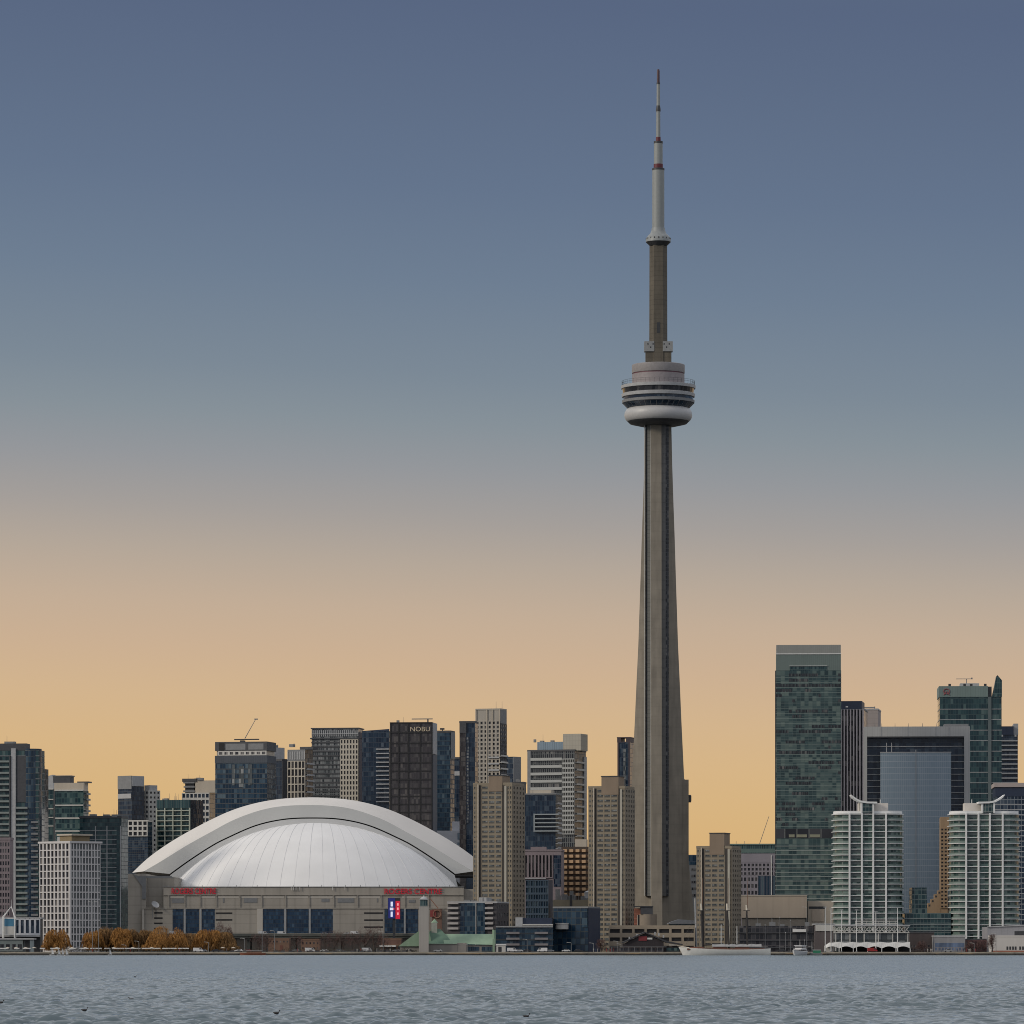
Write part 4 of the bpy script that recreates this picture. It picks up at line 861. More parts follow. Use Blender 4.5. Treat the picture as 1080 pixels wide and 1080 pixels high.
b.part('roof_storey', MB().box(b.x(996),b.x(1022),-b.d*.3,b.d*.6,b.H+.01,b.z(762.5)), GREY)
for p in (929, 958, 987, 1001): b.part('joint', MB().box(b.x(p)-.15,b.x(p)+.15,-b.d-.15,-b.d+.01,b.z(776),b.H-.3), LGREY)
# -- fin tower
b = B('office_tower', 'teal glass office tower with a pointed glass fin and red emblem, upper right', 991, 1056.4, 1058, 723.5, 3000, th=3)
b.core(G('teal', 1.6, 3.3, (.03,.055,.06), .10, .12, pale=.05), z1=b.z(735)); b.slabs(0, b.z(737), 6.6, .35, .2, LGREY, 'floor_band')
b.part('crown', MB().box(-b.w-.4,b.x(1042),-b.d-.4,b.d-.3,b.z(734.9),b.H), stone('teal_screen', (.15,.20,.19), .06, vline=1.6, lc=.82)); b.part('crown_return', MB().box(b.x(1042.1),b.x(1046),-b.d+1,b.d-.5,b.z(734.9),b.z(724)), CHAR)
b.fbox('shaft_strip', stone('slate_strip', (.10,.125,.13)), 'F', b.x(1042), b.x(1045.5), 0, b.z(735), .22, .6)
b.part('glass_fin', MB().slab([(b.x(1046.2),b.z(734.9)),(b.w+.2,b.z(734.9)),(b.w+.2,b.z(717.5)),(b.x(1052),b.z(712)),(b.x(1050.6),b.z(713.5)),(b.x(1047.5),b.z(729))], -b.d-.3, -b.d+6), G('teal', 1.6, 3.3, (.06,.10,.10), .12, .12, pale=.05))
EM = flat('emblem_red', (.27,.06,.07), .5)
m = MB(); xs, zs = b.x(998.3), b.z(729)
for i in range(12):
    a, a2 = 2*math.pi*i/12, 2*math.pi*(i+1)/12
    m.tube((xs+1.9*math.cos(a),-b.d-.6,zs+1.6*math.sin(a)),(xs+1.9*math.cos(a2),-b.d-.6,zs+1.6*math.sin(a2)),.28,n=4)
m.tube((xs-1.8,-b.d-.6,zs-2.4),(xs-.3,-b.d-.6,zs),.28,n=4).tube((xs+1.8,-b.d-.6,zs-2.4),(xs+.3,-b.d-.6,zs),.28,n=4); b.part('sign_emblem', m, EM)
for p in (1001.7, 1017.5, 1024.5, 1039.3): b.part('roof_vent', MB().box(b.x(p)-.8,b.x(p)+.8,-b.d+1,-b.d+2.6,b.H+.01,b.z(721)), DARK)
b.part('roof_box', MB().box(b.x(1013.5),b.x(1033.5),-b.d*.4,b.d*.4,b.H+.01,b.z(719.6)), LGREY); b.part('crane_boom', MB().box(b.x(1009.5),b.x(1027),-.4,.2,b.z(714.6),b.z(714)).tube((b.x(1020.5),0,b.z(719)),(b.x(1020.5),0,b.z(714)),.25).box(b.x(1025.3),b.x(1027),-.6,.4,b.z(714.7),b.z(713)), GREY)
# -- balcony tower at right edge
b = B('condominium', 'slim navy topped tower of stacked grey balconies right of the pointed fin tower', 1050, 1073.5, 1075.5, 775, 3100, th=4)
b.core(G('navy', 1.4, 3, (.05,.06,.08), pale=.1)); b.balconies('F', b.x(1055), b.w, 3, b.z(777), 3, LGREY, 1.3, rail=.7); b.pent(1050, 1069, 766, NAVYP, dep=(-.02,.6)); b.part('roof_box', MB().box(b.x(1069.1),b.x(1074),-b.d*.9,b.d*.5,b.H+.01,b.z(763)), LGREY)
b.piers('F', 1, b.z(777), b.H, 1.2, .8, LGREY, b.x(1056), b.x(1072))
# -- banded building at the right edge
b = B('office_block', 'navy glass block with pale flat roof, cut by the right edge of the photo', 1050, 1130, 1132, 830, 2740, th=3)
b.core(G('navy', 2.0, 3.0, (.16,.18,.2), .14, .16, pale=.12), z1=b.z(840)); b.part('dark_storey', MB().box(-b.w-.1,b.w,-b.d-.1,b.d,b.z(839.9),b.H), NAVYP); b.part('roof_slab', MB().box(-b.w-.8,b.w+.8,-b.d-.8,b.d,b.H+.01,b.z(825.6)), stone('rose_roof', (.36,.31,.29), .05))
b.slabs(0, b.z(843), 3, .4, .15, LGREY, 'floor_band')
# -- ochre stepped building
OC = stone('ochre_brick', (.27,.185,.11), .1)
b = B('apartment_block', 'ochre brick stepped building in the gap between the two round ended white towers', 992, 1010, 1012, 861.5, 2740, th=4)
b.core(OC, name='core'); b.punch('F', 5, 22, OC, G('dark',1,3), b.z(958), b.z(873), wf=.62, hf=.5, proud=.6)
for i, (l, t_) in enumerate(((989,939),(985.5,943),(982,948),(978.5,952.5),(975,957))):
    m = MB().box(b.x(l), b.x(l+3.55), -b.d, b.d*.6, 0, b.z(t_)); b.part('stepped_wing', m, OC)
    b.part('wing_window', MB().box(b.x(l+.8), b.x(l+2.6), -b.d-.1, -b.d-.02, b.z(t_+3.4), b.z(t_+1.4)), DARK)

# -- the two round ended white towers
WT = stone('tower_white', (.66,.665,.655), .05)
def rounded(w_, d_, r_, n=10):
    P = []
    for cx_, cy_, a0 in ((w_-r_,-d_+r_,-90),(w_-r_,d_-r_,0),(-w_+r_,d_-r_,90),(-w_+r_,-d_+r_,180)):
        for i in range(n+1):
            a = R(a0+90*i/n); P.append((cx_+r_*math.cos(a), cy_+r_*math.sin(a)))
    return P
def round_tower(cx_px, label, flip, Y=2620.0):
    s = Y/F; w_ = 38*s; d_ = 13.0; rad = 9.5
    t = thing('round_ended_tower', label, 'building', (X(cx_px,Y), Y+d_, GZ), 0, 'round ended white condominium towers')
    z = lambda p: Z(p,Y)-GZ
    MB().prism(rounded(w_-1.0,d_-1.0,rad-.8), 0, z(858)).build('glazing', G('green', 2.1, 3.2, (.10,.13,.12), .12, .06, pale=.16), t)
    n = 21; st_ = (z(859)-z(988))/n; sm = MB().prism(rounded(w_,d_,rad), 0, .34)
    railg = G('rail', 2.1, 40, (.16,.21,.19), .1, pale=.25)
    o = q = None
    for i in range(n+1):
        l = (0,0,z(988)+i*st_)
        if o is None: o = sm.build('floor_slab', WT, t, loc=l)
        else: cp(o, l)
    for a0, a1 in ((-21,-8),(4.2,17.2)):     # dark recessed loggias between the fins
        e = None
        for i in range(n):
            l = (0,0,z(988)+i*st_+.64)
            if e is None: e = MB().box(a0*s+.6, a1*s-.5, -d_+.65, -d_+.9, .75, st_-.75).build('loggia', G('dark', 1.6, 40, (.07,.09,.09), .14, pale=.12), t, loc=l)
            else: cp(e, l)
    P = rounded(w_-.25,d_-.25,rad-.2)
    for idx in (range(33, 44), range(0, 11)):          # glass balcony fronts round the ends
        e = None; pts_ = [P[k] for k in idx]; m = MB().strip([(x,y,.41) for x,y in pts_], [(x,y,1.3) for x,y in pts_])
        for i in range(n):
            l = (0,0,z(988)+i*st_)
            if e is None: e = m.build('balcony_rail', railg, t, loc=l)
            else: cp(e, l)
    for p in (-21,-8,4,17.5): MB().box(p*s-.45, p*s+.45, -d_-.55, -d_+1, 0, z(857.5)).build('pier', WT, t)
    MB().prism(rounded(w_-1,d_-1,rad-1), z(858)+.03, z(855.2)).build('parapet', WT, t)
    f = -1 if flip else 1
    bx = lambda a, c, y0, y1, z0, z1: MB().box(f*a*s, f*c*s, y0, y1, z0, z1)
    off = -2 if not flip else 3
    bx(-10-off*0, 21, -4, 6, z(855.2)+.01, z(846.5)).build('penthouse', flat('penthouse_white', (.56,.52,.47), .5, var=.05), t)
    bx(-8, 3, -d_-.4, -4.01, z(857), z(847)).build('roof_glazing', G('teal', 1.7, 2.4, (.2,.22,.21), .12, .12), t)
    for p in (-8.4, 4): bx(p-.9, p+.9, -d_-.6, -d_+1.5, z(857.4), z(846.8)).build('roof_fin', WT, t)
    pr = [(-19.5,838),(-17.5,839.6),(-14,842),(-9.5,844.3),(-3,845.4),(8,845.6)]
    up_ = [(f*x*s, z(y)) for x, y in pr]; lo = [(f*x*s, z(y+1.9-(.9 if x < -18 else 0))) for x, y in pr]
    poly = up_ + lo[::-1]
    if not flip: poly = poly[::-1]
    MB().slab(poly, -d_-1.2, -2).build('curved_canopy', WT, t)
    MB().tube((f*13*s,-2,z(846.5)),(f*13*s,-2,z(842.5)),.2).build('mast', WHITE, t)
    return t
round_tower(917, 'round ended white and green tower with roof canopy curving up to the left', False)
round_tower(1040, 'round ended white and green tower with roof canopy curving up to the right', True)
# -- glazed terraces between them
b = B('terraced_block', 'stepped dark green glass podium between the two round ended white towers', 954, 1003, 1004, 963, 2625, th=2)
tg = G('teal', 1.9, 2.6, (.10,.13,.13), .1, .16, pale=.1)
b.core(tg); b.slabs(b.z(988), b.H, 3.1, .5, .3, stone('terrace_edge', (.17,.20,.20)), 'floor_slab')
for l, r_, t_ in ((954,962,936),(954,966,944),(954,972,951),(986,1003,943),(990,1003,938)): b.part('terrace', MB().box(b.x(l)+.013*t_,b.x(r_),-b.d+.01*(950-t_)+1,b.d-1,b.H+.01,b.z(t_)), tg)

# ================================================================== tan condominiums on the quay
def tan_condo(name, label, l, r_, top, pl, pr_, pt, Y, cols, flip, base=990):
    b = B(name, label, l, cols[-1], r_, top, Y, th=17, group='tan brick condominium slabs')
    b.core(TAN, name='core'); z1 = b.H - .6; nf = int(round(z1/2.72))
    wg = G('grey', 1.1, 9, (.07,.065,.055), .12, pale=.22)
    c = [b.x(q) for q in cols]
    b.punch('F', 2, nf, TAN, wg, 0, z1, c[0], c[1], wf=.5, hf=.5, proud=.2, cap=20)
    b.punch('F', 3, nf, TAN, wg, 0, z1, c[2], c[3], wf=.8, hf=.56, proud=.2, cap=100)
    b.punch('F', 3, nf, TAN, wg, 0, z1, c[4], c[5], wf=.5, hf=.5, proud=.3, cap=60)
    gv = flat('groove_shade', (.035,.030,.026), .6)  # shade of the vertical grooves, put into the colour of thin strips
    b.fbox('groove_shade_strip', gv, 'F', c[1]+.05, c[2]-.05, 0, z1, .01, .06); b.fbox('groove_shade_strip', gv, 'F', c[3]+.05, c[4]-.05, 0, z1, .01, .06)
    b.fbox('pier', BEIGE, 'F', c[1]-.6, c[1]+.1, 0, b.H, .52, .9); b.fbox('pier', stone('pale_rib',(.36,.34,.29)), 'F', c[4]-.1, c[4]+1.1, 0, b.H-1, .32, .85)
    b.punch('R', 4, nf, stone('shade_brick', (.21,.18,.14), .1), wg, 0, z1, wf=.5, hf=.5, proud=.4, cap=100)  # right face: same brick with its shade mixed into the colour
    b.parapet(TAN, .9, .1); b.part('penthouse', MB().box(b.x(pl), b.x(pr_), -b.d-.4, b.d*.2, b.H-4, b.z(pt)), stone('penthouse_brick', (.215,.165,.12), .1)); b.part('penthouse_cap', MB().box(b.x(pl)-.3, b.x(pr_)+.3, -b.d-.7, b.d*.2+.3, b.z(pt)+.01, b.z(pt-.9)), CHAR)
    return b
tan_condo('condominium', 'tan brick high-rise overlapping the right end of the dome', 499, 553, 827, 515.5, 530, 818, 2650, (499.5,505,508,529.5,532.5,540), 0)
tan_condo('condominium', 'tan brick high-rise overlapping the left foot of the communications tower', 620.5, 669, 830.5, 634.5, 652.5, 819, 2650, (621,627,629.5,651.5,654.5,659), 0)
tan_condo('condominium', 'shorter tan brick high-rise behind the schooner masts', 734.5, 781, 893.8, 748.5, 764, 879, 2645, (735,740.5,743.2,764.5,768,771.5), 0)
# ================================================================== mid-height buildings between them
b = B('office_block', 'dark blue glass office with a framed balcony box, between the tan high-rises', 550, 586, 592.5, 838, 2860, th=12)
b.core(G('navy', 1.4, 3, (.02,.032,.05), .1, .1, pale=.07)); b.part('roof_slab', MB().box(-b.w-.4,b.w+.5,-b.d-.4,b.d,b.H+.01,b.H+.8), GREY)
FRM = stone('frame_grey', (.27,.30,.31), .06)
for t_ in (858.8, 863.3, 867.6, 871.8, 876.3): b.fbox('balcony', FRM, 'F', b.x(564), b.x(590), b.z(t_+.75), b.z(t_-.45), .05, 2.4)
b.fbox('balcony_post', FRM, 'F', b.x(563.6), b.x(564.8), b.z(877.2), b.z(858.2), .04, 2.5)
b.balconies('R', -b.d, b.d*.3, b.z(895), b.z(843), 3, LGREY, 1.5); b.pent(557, 580, 833, BEIGE, dep=(.2,.6)); b.clutter(4, seed=31)
b = B('office_block', 'mauve stone block with tall narrow windows under the dark blue glass office', 549, 592, 595, 897, 2770, th=6)
b.core(PINK, name='core'); b.punch('F', 9, 1, PINK, G('dark',1,4), b.z(926), b.z(901), b.x(549.5), b.x(583), wf=.55, hf=.92, proud=.7)
b.fbox('blue_glazing', G('navy',1.3,3,(.05,.05,.08)), 'F', b.x(584), b.w-.3, b.z(935), b.z(902), .02, .3); b.fbox('string_course', LGREY, 'F', b.x(550), b.x(576), b.z(926.8), b.z(925.9), .75, 1)
b.parapet(PINK, .6); b.part('roof_box', MB().box(b.x(559),b.x(575),-b.d*.6,b.d*.3,b.H+.01,b.z(893)), PINK)
b = B('glass_block', 'low blue glass block with many small bright panes in front of the mauve stone block', 554.5, 578.5, 583, 928, 2700, th=10)
b.core(NAVYP, name='core'); b.punch('F', 9, 10, flat('blue_mullion',(.05,.08,.12),.5), G('blue',1,3,pale=.4), 2, b.H, wf=.74, hf=.7, proud=.4)
b = B('hotel_block', 'orange brown block with a grid of square balconies and a beige roof box', 592, 620, 623, 893, 2800, th=5)
OR = stone('orange_brown', (.30,.175,.085), .1); b.core(stone('dark_brown', (.06,.045,.035)), name='core'); b.slabs(b.z(945), b.H, 3.35, 1.5, .3, stone('brown_slab',(.15,.09,.05)), 'floor_slab')
m = None; nfl = 9; stp = (b.H-b.z(945))/nfl
for j in range(nfl):
    for i in range(4):
        loc = (-b.w+1.2+i*(2*b.w-1)/4, 0, b.z(945)+j*stp)
        if m is None: m = b.fb(MB(), 'F', 0, 2.2, .05, 1.75, .32, 1.5).build('balcony', stone('tan_balcony',(.50,.33,.19),.08), b.root, loc=loc)
        else: cp(m, loc)
b.part('roof_box', MB().box(b.x(606),b.x(618),-b.d*.7,b.d*.2,b.H+.01,b.z(885)), BEIGE)
b = B('low_block', 'low beige building with roof machinery left of the middle tan high-rise', 583, 624, 626, 949, 2690, th=5)
b.core(stone('khaki_wall',(.25,.22,.16)), name='core'); b.clutter(14, seed=44, hmax=6); b.part('roof_tank', MB().lathe([(2.2,b.H+.01),(2.2,b.H+4.4),(.4,b.H+5.2)], 16, (b.x(620),-b.d*.5)), LGREY, smooth=True); b.part('wall_sign', b.fb(MB(), 'F', b.x(601), b.x(603.5), b.z(961), b.z(944), .02, .5), DARK)
# beige exhibition hall
b = B('exhibition_hall', 'large blank beige hall with a taupe lower band, left of the first round ended tower', 781, 851, 853, 945.2, 2738, th=3)
b.core(stone('hall_beige',(.40,.335,.265),.05,vline=9,lc=.95), z0=b.z(968), name='upper_wall'); b.core(stone('hall_taupe',(.17,.155,.135),.06), z1=b.z(968.05), name='lower_wall', e=-.8); b.part('roof_edge', MB().box(-b.w-.2,b.w+.2,-b.d-.2,b.d+.2,b.H+.01,b.H+.6), BEIGE)
b = B('low_block', 'beige block with a slot window between the exhibition hall and the first round ended tower', 852, 882, 884, 950, 2742, th=3)
b.core(BEIGE, name='core'); b.fbox('slot_window', DARK, 'F', b.x(853), b.x(870), b.z(958.6), b.z(956), .02, .1); b.fbox('wall_panel', stone('hall_beige',(.40,.335,.265)), 'F', b.x(856), b.x(869), b.z(972), b.z(959), .02, .4)
b = B('dark_pavilion', 'long low dark glazed quay building beneath the beige exhibition hall', 780, 861, 862, 976.5, 2585, th=2)
b.core(G('dark', 2.2, 3.2, (.06,.055,.06), .12, .12, pale=.1)); b.slabs(2, b.H, 3.6, .5, .8, CHAR, 'floor_slab'); b.clutter(9, seed=52)
b.fbox('white_awning', WHITE, 'F', b.x(836), b.x(850), b.z(983), b.z(980), .9, 2)
# ================================================================== quay buildings
def T(name, label, cat, px, Y, group=None, rz=0): 
    t = thing(name, label, cat, (X(px,Y), Y, GZ), rz, group); return t, (X(px,Y), Y, GZ)
def pb(off, par, name, boxes, mat, smooth=False):
    m = MB(off)
    for q in boxes: m.pbox(*q)
    return m.build(name, mat, par, smooth)
# elevated expressway
EY = 2805.0
er = MB().box(X(60,EY), X(520,EY), EY, EY+24, Z(989.2,EY), Z(986,EY)).box(X(60,EY), X(520,EY), EY-.5, EY-.1, Z(987.4,EY), Z(984.6,EY)).box(X(60,EY), X(520,EY), EY+24.1, EY+24.5, Z(987.4,EY), Z(984.6,EY)).build('elevated_road', stone('viaduct_concrete', (.085,.09,.08), .2))
tag(er, 'dark elevated expressway deck crossing in front of the stadium', 'road', kind='structure')
pm = None
for i in range(16):
    x = X(118+i*24, EY)
    if pm is None: pm = MB().box(-.9,.9,EY+3,EY+5,GZ,Z(989.3,EY)).box(-.9,.9,EY+19,EY+21,GZ,Z(989.3,EY)).box(-1.1,1.1,EY+1,EY+23,Z(991,EY),Z(989.25,EY)).build('viaduct_pier', stone('viaduct_concrete',(.1,.1,.1)), er, loc=(x,0,0))
    else: cp(pm, (x,0,0))
b = B('brick_building', 'low brown brick building with a dark doorway under the expressway, left one of two', 283, 305, 306, 990.3, 2770, th=3); b.core(BRICK, name='wall', z1=b.H-.5); b.parapet(BRICK, .5, .1); b.fbox('doorway', flat('rust_door',(.12,.045,.03)), 'F', b.x(295), b.x(298.5), 0, b.z(997), .02, .15); b.punch('F', 6, 1, BRICK, G('dark',1,3), b.z(995.4), b.H-.3, wf=.4, hf=.4, proud=.12)
b = B('brick_building', 'low brown brick building under the expressway, right one of two', 317.5, 337, 338, 991, 2770, th=3); b.core(BRICK, name='wall', z1=b.H-.5); b.parapet(BRICK, .5, .1); b.punch('F', 5, 2, BRICK, G('dark',1,3), .5, b.H-.6, wf=.4, hf=.4, proud=.12)
b = B('brick_building', 'small red brown building with a white awning near the green roofed pavilion', 402, 423, 424, 990.5, 2740, th=3); b.core(stone('red_brown',(.12,.065,.05)), name='wall'); b.parapet(BRICK,.5,.1); b.punch('F', 5, 1, BRICK, G('dark',1,3), .5, b.z(996), wf=.6, hf=.6, proud=.2); b.fbox('awning', WHITE, 'F', b.x(401), b.x(418), b.z(998.6), b.z(997), .2, 5)
# low white building with pylon at far left
b = B('low_building', 'low white building with tall dark windows at the far left quay', -60, 42.5, 44, 968.5, 2570, th=3)
b.core(DARK, name='core'); b.punch('F', 19, 1, flat('white_wall',(.47,.48,.50),.5,var=.05), G('navy',1,4), b.z(986), b.H, wf=.6, hf=.80, proud=.6); b.fbox('white_wall_panel', flat('white_wall',(.4,.4,.4)), 'F', -b.w, b.x(3), b.z(985), b.H-.5, .62, .8)
b.parapet(LGREY, .5, .6); b.fbox('terrace_edge', LGREY, 'F', -b.w, b.w, b.z(988), b.z(986), .05, 4)
t, o = T('tent_pylon', 'white pyramid frame with spire over a blue and white drum at the far left quay', 'pavilion', 10, 2560)
m = MB(o); ap = (X(11.5,2560), 2562, Z(956,2560))
for px, dy in ((3,0),(15.5,0),(3,6),(15.5,6)): m.tube((X(px,2560),2559+dy,GZ), (X(px,2560),2559+dy,Z(967,2560)), .28).tube((X(px,2560),2559+dy,Z(967,2560)), ap, .25, .18)
m.tube(ap, (ap[0],ap[1],Z(948.5,2560)), .16, .06).build('frame', WHITE, t)
pb(o, t, 'blue_drum', [(4.7,14.5,969,977,2560,4)], flat('drum_blue',(.05,.17,.27),.5)); pb(o, t, 'white_drum', [(4.6,14.6,977.01,985.5,2559.9,4.2)], OFFW); pb(o, t, 'drum_cap', [(4.4,14.8,968.2,968.95,2559.8,4.5)], WHITE)
b = B('low_building', 'low grey green waterside building with a white roof line at the far left edge', -50, 24, 25, 991, 2545, th=2)
b.core(stone('teal_grey_wall',(.14,.165,.165)), name='wall'); b.punch('F', 12, 1, stone('teal_grey_wall',(.1,.1,.1)), G('dark',1,4), .3, b.z(994), wf=.7, hf=.6, proud=.3); b.part('roof', MB().box(-b.w-.5,b.x(36),-b.d-.6,b.d,b.H+.01,b.H+.8), LGREY)
b.part('gate_post', MB().box(b.x(31.5),b.x(35.5),-b.d,-b.d+2,0,b.H), flat('post_blue_grey',(.16,.2,.22)))
# long white canopies along the promenade
o = None; gp = 'white canopies along the left promenade'
for i, (l, r_) in enumerate(((-2,8.5),(15,20),(24,32),(42,47),(53,63),(73,81),(83,93),(95,107),(110,116),(118.5,130.5),(131.5,148),(149.5,169),(171,186),(187.5,199))):
    Y = 2516; t, of = T('promenade_canopy', 'flat white canopy on thin posts along the left promenade', 'canopy', l, Y, gp)
    pb(of, t, 'roof', [(l, r_, 999.7, 1000.9, Y, 3)], WHITE); m = MB(of)
    for k in range(max(2,int((r_-l)/5))): 
        q = l+.3+(r_-l-.6)*k/max(1,int((r_-l)/5)-1); m.tube((X(q,Y),Y+1.5,GZ),(X(q,Y),Y+1.5,Z(1000.9,Y)),.09,n=5)
    m.build('post_frame', GREY, t)
# balcony condo block and low-rises right of pavilion
b = B('condominium', 'six storey quay condominium with rounded balconies and two blue glass strips', 472.5, 524, 536, 951.5, 2590, th=12)
b.core(flat('mauve_dark',(.055,.05,.055)), name='core')
def rb(px0, px1, nm):
    m = MB(); x0, x1 = b.x(px0), b.x(px1)
    m.box(x0,x1,-b.d-1.6,-b.d-.02,0,.3).box(x0,x1,-b.d-1.6,-b.d-1.5,.301,1.15); e = None
    for j in range(6):
        l = (0,0,b.z(953.5)-j*2.75)
        if e is None: e = m.build('balcony', stone('balcony_pale',(.33,.31,.30)), b.root, loc=l)
        else: cp(e, l)
rb(472.5,484,'a'); rb(512,520.5,'b')
bg_ = G('blue',1.5,2.75,(.03,.045,.06),.1,.12,pale=.12)
b.fbox('glass_bay', bg_, 'F', b.x(490.5), b.x(501.5), 0, b.z(952.5), .02, 1); b.fbox('glass_bay', bg_, 'F', b.x(503.5), b.x(512), 0, b.z(952.5), .02, 1); b.fbox('dark_bay', G('navy',1.5,2.75,(.03,.04,.05)), 'F', b.x(485), b.x(490.3), 0, b.z(953), .02, .4); b.fbox('bay_divider', LGREY, 'F', b.x(502), b.x(502.8), 0, b.z(952), .02, 1.3)
b.punch('R', 4, 6, flat('mauve_dark',(.05,.05,.05)), G('grey',1,3,pale=.4), 0, b.H, wf=.4, hf=.4); b.punch('F', 2, 6, flat('mauve_dark',(.05,.05,.05)), G('dark',1,3), 0, b.H, b.x(521), b.w, wf=.5, hf=.5)
b.parapet(LGREY, .4, .4); b.part('roof_box', MB().box(b.x(502),b.x(510),-b.d*.5,b.d*.4,b.H+.01,b.z(946.3)), LGREY); b.clutter(6, seed=61, hmax=1.5)
b = B('condominium', 'low quay condominium with three rows of balconies beside the dark teal office', 523, 583, 584, 978, 2560, th=2)
b.core(G('blue',1.6,3,(.02,.03,.036),pale=.05)); e = None
for px0, px1 in ((534,548),(564,578)):
    e = None; m = MB().box(b.x(px0),b.x(px1),-b.d-1.5,-b.d-.02,0,.3).box(b.x(px0),b.x(px1),-b.d-1.5,-b.d-1.4,.301,1.1)
    for j in range(3):
        l = (0,0,b.z(985)-j*3.1)
        if e is None: e = m.build('balcony', stone('balcony_dim',(.20,.185,.19)), b.root, loc=l)
        else: cp(e, l)
b.slabs(0, b.H, 3.1, .35, .15, CHAR, 'floor_slab'); b.part('roof_pergola', MB().box(-b.w,b.w,-b.d-.8,-b.d+.5,b.H+.01,b.H+.5), LGREY); b.part('upper_storey', MB().box(b.x(544),b.x(582),-b.d+3,b.d,b.H+.01,b.z(968)), NAVYP); b.part('roof_box', MB().box(b.x(543.5),b.x(551),-b.d+2,0,b.H+.6,b.z(967.5)), LGREY); b.part('upper_roof', MB().box(b.x(551.2),b.x(583),-b.d+1.5,-b.d+4,b.z(976),b.z(974.6)), OFFW)
b = B('office_block', 'dark teal glass quay office with a white drum balcony on its front', 583.5, 620, 632.5, 957, 2570, th=22)
b.core(G('blue', 2.6, 3.6, (.014,.022,.028), .1, .12, pale=.03)); b.parapet(GREY, .5, .2); b.fbox('side_glazing', NAVYP, 'R', -b.d+.3, b.d, 0, b.H-.4, .02, .3)
b.part('drum_balcony', MB().lathe([(3.6,b.z(980)),(3.6,b.z(974.6)),(3.9,b.z(974.5)),(3.9,b.z(973.4))], 24, (b.x(593),-b.d)), OFFW, smooth=True); b.fbox('glass_bay', G('blue',1.8,3.6,(.03,.05,.06),pale=.1), 'F', b.x(614), b.w-.2, b.z(978), b.z(958.5), .02, .4)
# restaurant with gable
RYY = 2512.0
t, o = T('restaurant', 'dark timber waterside restaurant with a low gable roof and red wall sign', 'restaurant', 685, RYY)
xz = lambda px, py: (X(px,RYY), Z(py,RYY))
WOOD = stone('dark_timber', (.028,.023,.026), .2, vline=1, lc=.8)
pb(o, t, 'wall', [(657,700,995.05,1005,RYY+.6,18),(700.1,717,998,1005,RYY+2,14)], WOOD)
MB(o).slab([xz(660,995),xz(700,995),xz(700,993.5),xz(680,984.5),xz(662,993.5)], RYY+.61, RYY+18).build('gable', WOOD, t)
MB(o).slab([xz(657.5,994.6),xz(680,983.9),xz(680,982.6),xz(656,994)], RYY-.6, RYY+19).slab([xz(680.01,983.9),xz(703,994.2),xz(720,996.8),xz(720,995.6),xz(704,992.6),xz(680.01,982.6)], RYY-.6, RYY+19).build('roof', stone('roof_slate',(.035,.036,.042)), t)
e = pb(o, t, 'wall_sign', [(673.5,682.3,987.4,992.2,RYY+.25,.3)], flat('restaurant_red',(.16,.02,.025))); pb(o, t, 'wall_sign', [(682.8,688,989,990.8,RYY+.25,.3)], WHITE)['label'] = 'white panel sign'
for l, r_ in ((646,651),(652.5,657),(658,665),(666,673.5),(675,682),(683,690.5),(692,699)): pb(o, t, 'window', [(l,r_,1000,1004,RYY-.1,.2)], G('dark',1.2,9,(.05,.045,.05),pale=.05))
pb(o, t, 'terrace', [(644,700,999.2,1004.9,RYY+.12,.45)], stone('terrace_timber',(.05,.04,.04))); pb(o, t, 'terrace_rail', [(643,703,998.4,998.9,RYY-.8,.15)]+[(q,q+.35,998.9,1004,RYY-.8,.15) for q in range(645,703,6)], GREY)
pb(o, t, 'side_glazing', [(703,716,999.5,1004.5,RYY+1.6,.3)], G('teal',1.5,9,(.04,.05,.05))); pb(o, t, 'awning', [(706,713.5,996.2,997,RYY+.2,1.5)], WHITE)
for px, py in ((663,988.6),(671,985.5),(690,983.4),(694,984.4),(699,986.6)): pb(o, t, 'roof_vent', [(px,px+1.6,py-.5,py+2.5,RYY+6,1)], LGREY)
# parking structure
b = B('parking_structure', 'long beige parking structure with rows of dark openings behind the gabled restaurant', 642, 733, 735, 977.5, 2600, th=2)
b.core(BLACK, name='core', e=-.3); b.punch('F', 7, 3, stone('parking_beige',(.27,.225,.17),.08), BLACK, 0, b.H, wf=.8, hf=.46, proud=.8, name='opening'); b.part('roof_rail', MB().box(-b.w,b.w,-b.d-.6,-b.d-.4,b.H+.01,b.H+.8), stone('parking_beige',(.2,.2,.2)))
t, o = T('stair_tower', 'round beige stair tower with brick side and dark top, below the communications tower', 'building', 680, 2640)
MB(o).lathe([(5.4,GZ),(5.4,Z(964.2,2640))], 24, (X(683,2640),2648)).build('drum', stone('drum_beige',(.235,.195,.15)), t, smooth=True); pb(o, t, 'brick_bay', [(669,675.5,958,1003,2645,8)], stone('red_brick',(.22,.085,.055),.1,line=2.6,lc=1.5)); pb(o, t, 'dark_slot', [(672.8,675.2,965,976,2644.8,.4)], BLACK); pb(o, t, 'dark_top', [(675.6,688.5,956.5,964.1,2643,9)], CHAR); pb(o, t, 'roof_slab', [(668.5,689,955.6,956.4,2642.5,10.5)], DARK); pb(o, t, 'window_post', [(672,672.7,965,977,2644.7,.4)], BEIGE)
t, o = T('glass_canopy', 'slanted white glazed canopy roof at the foot of the communications tower', 'canopy', 715, 2700)
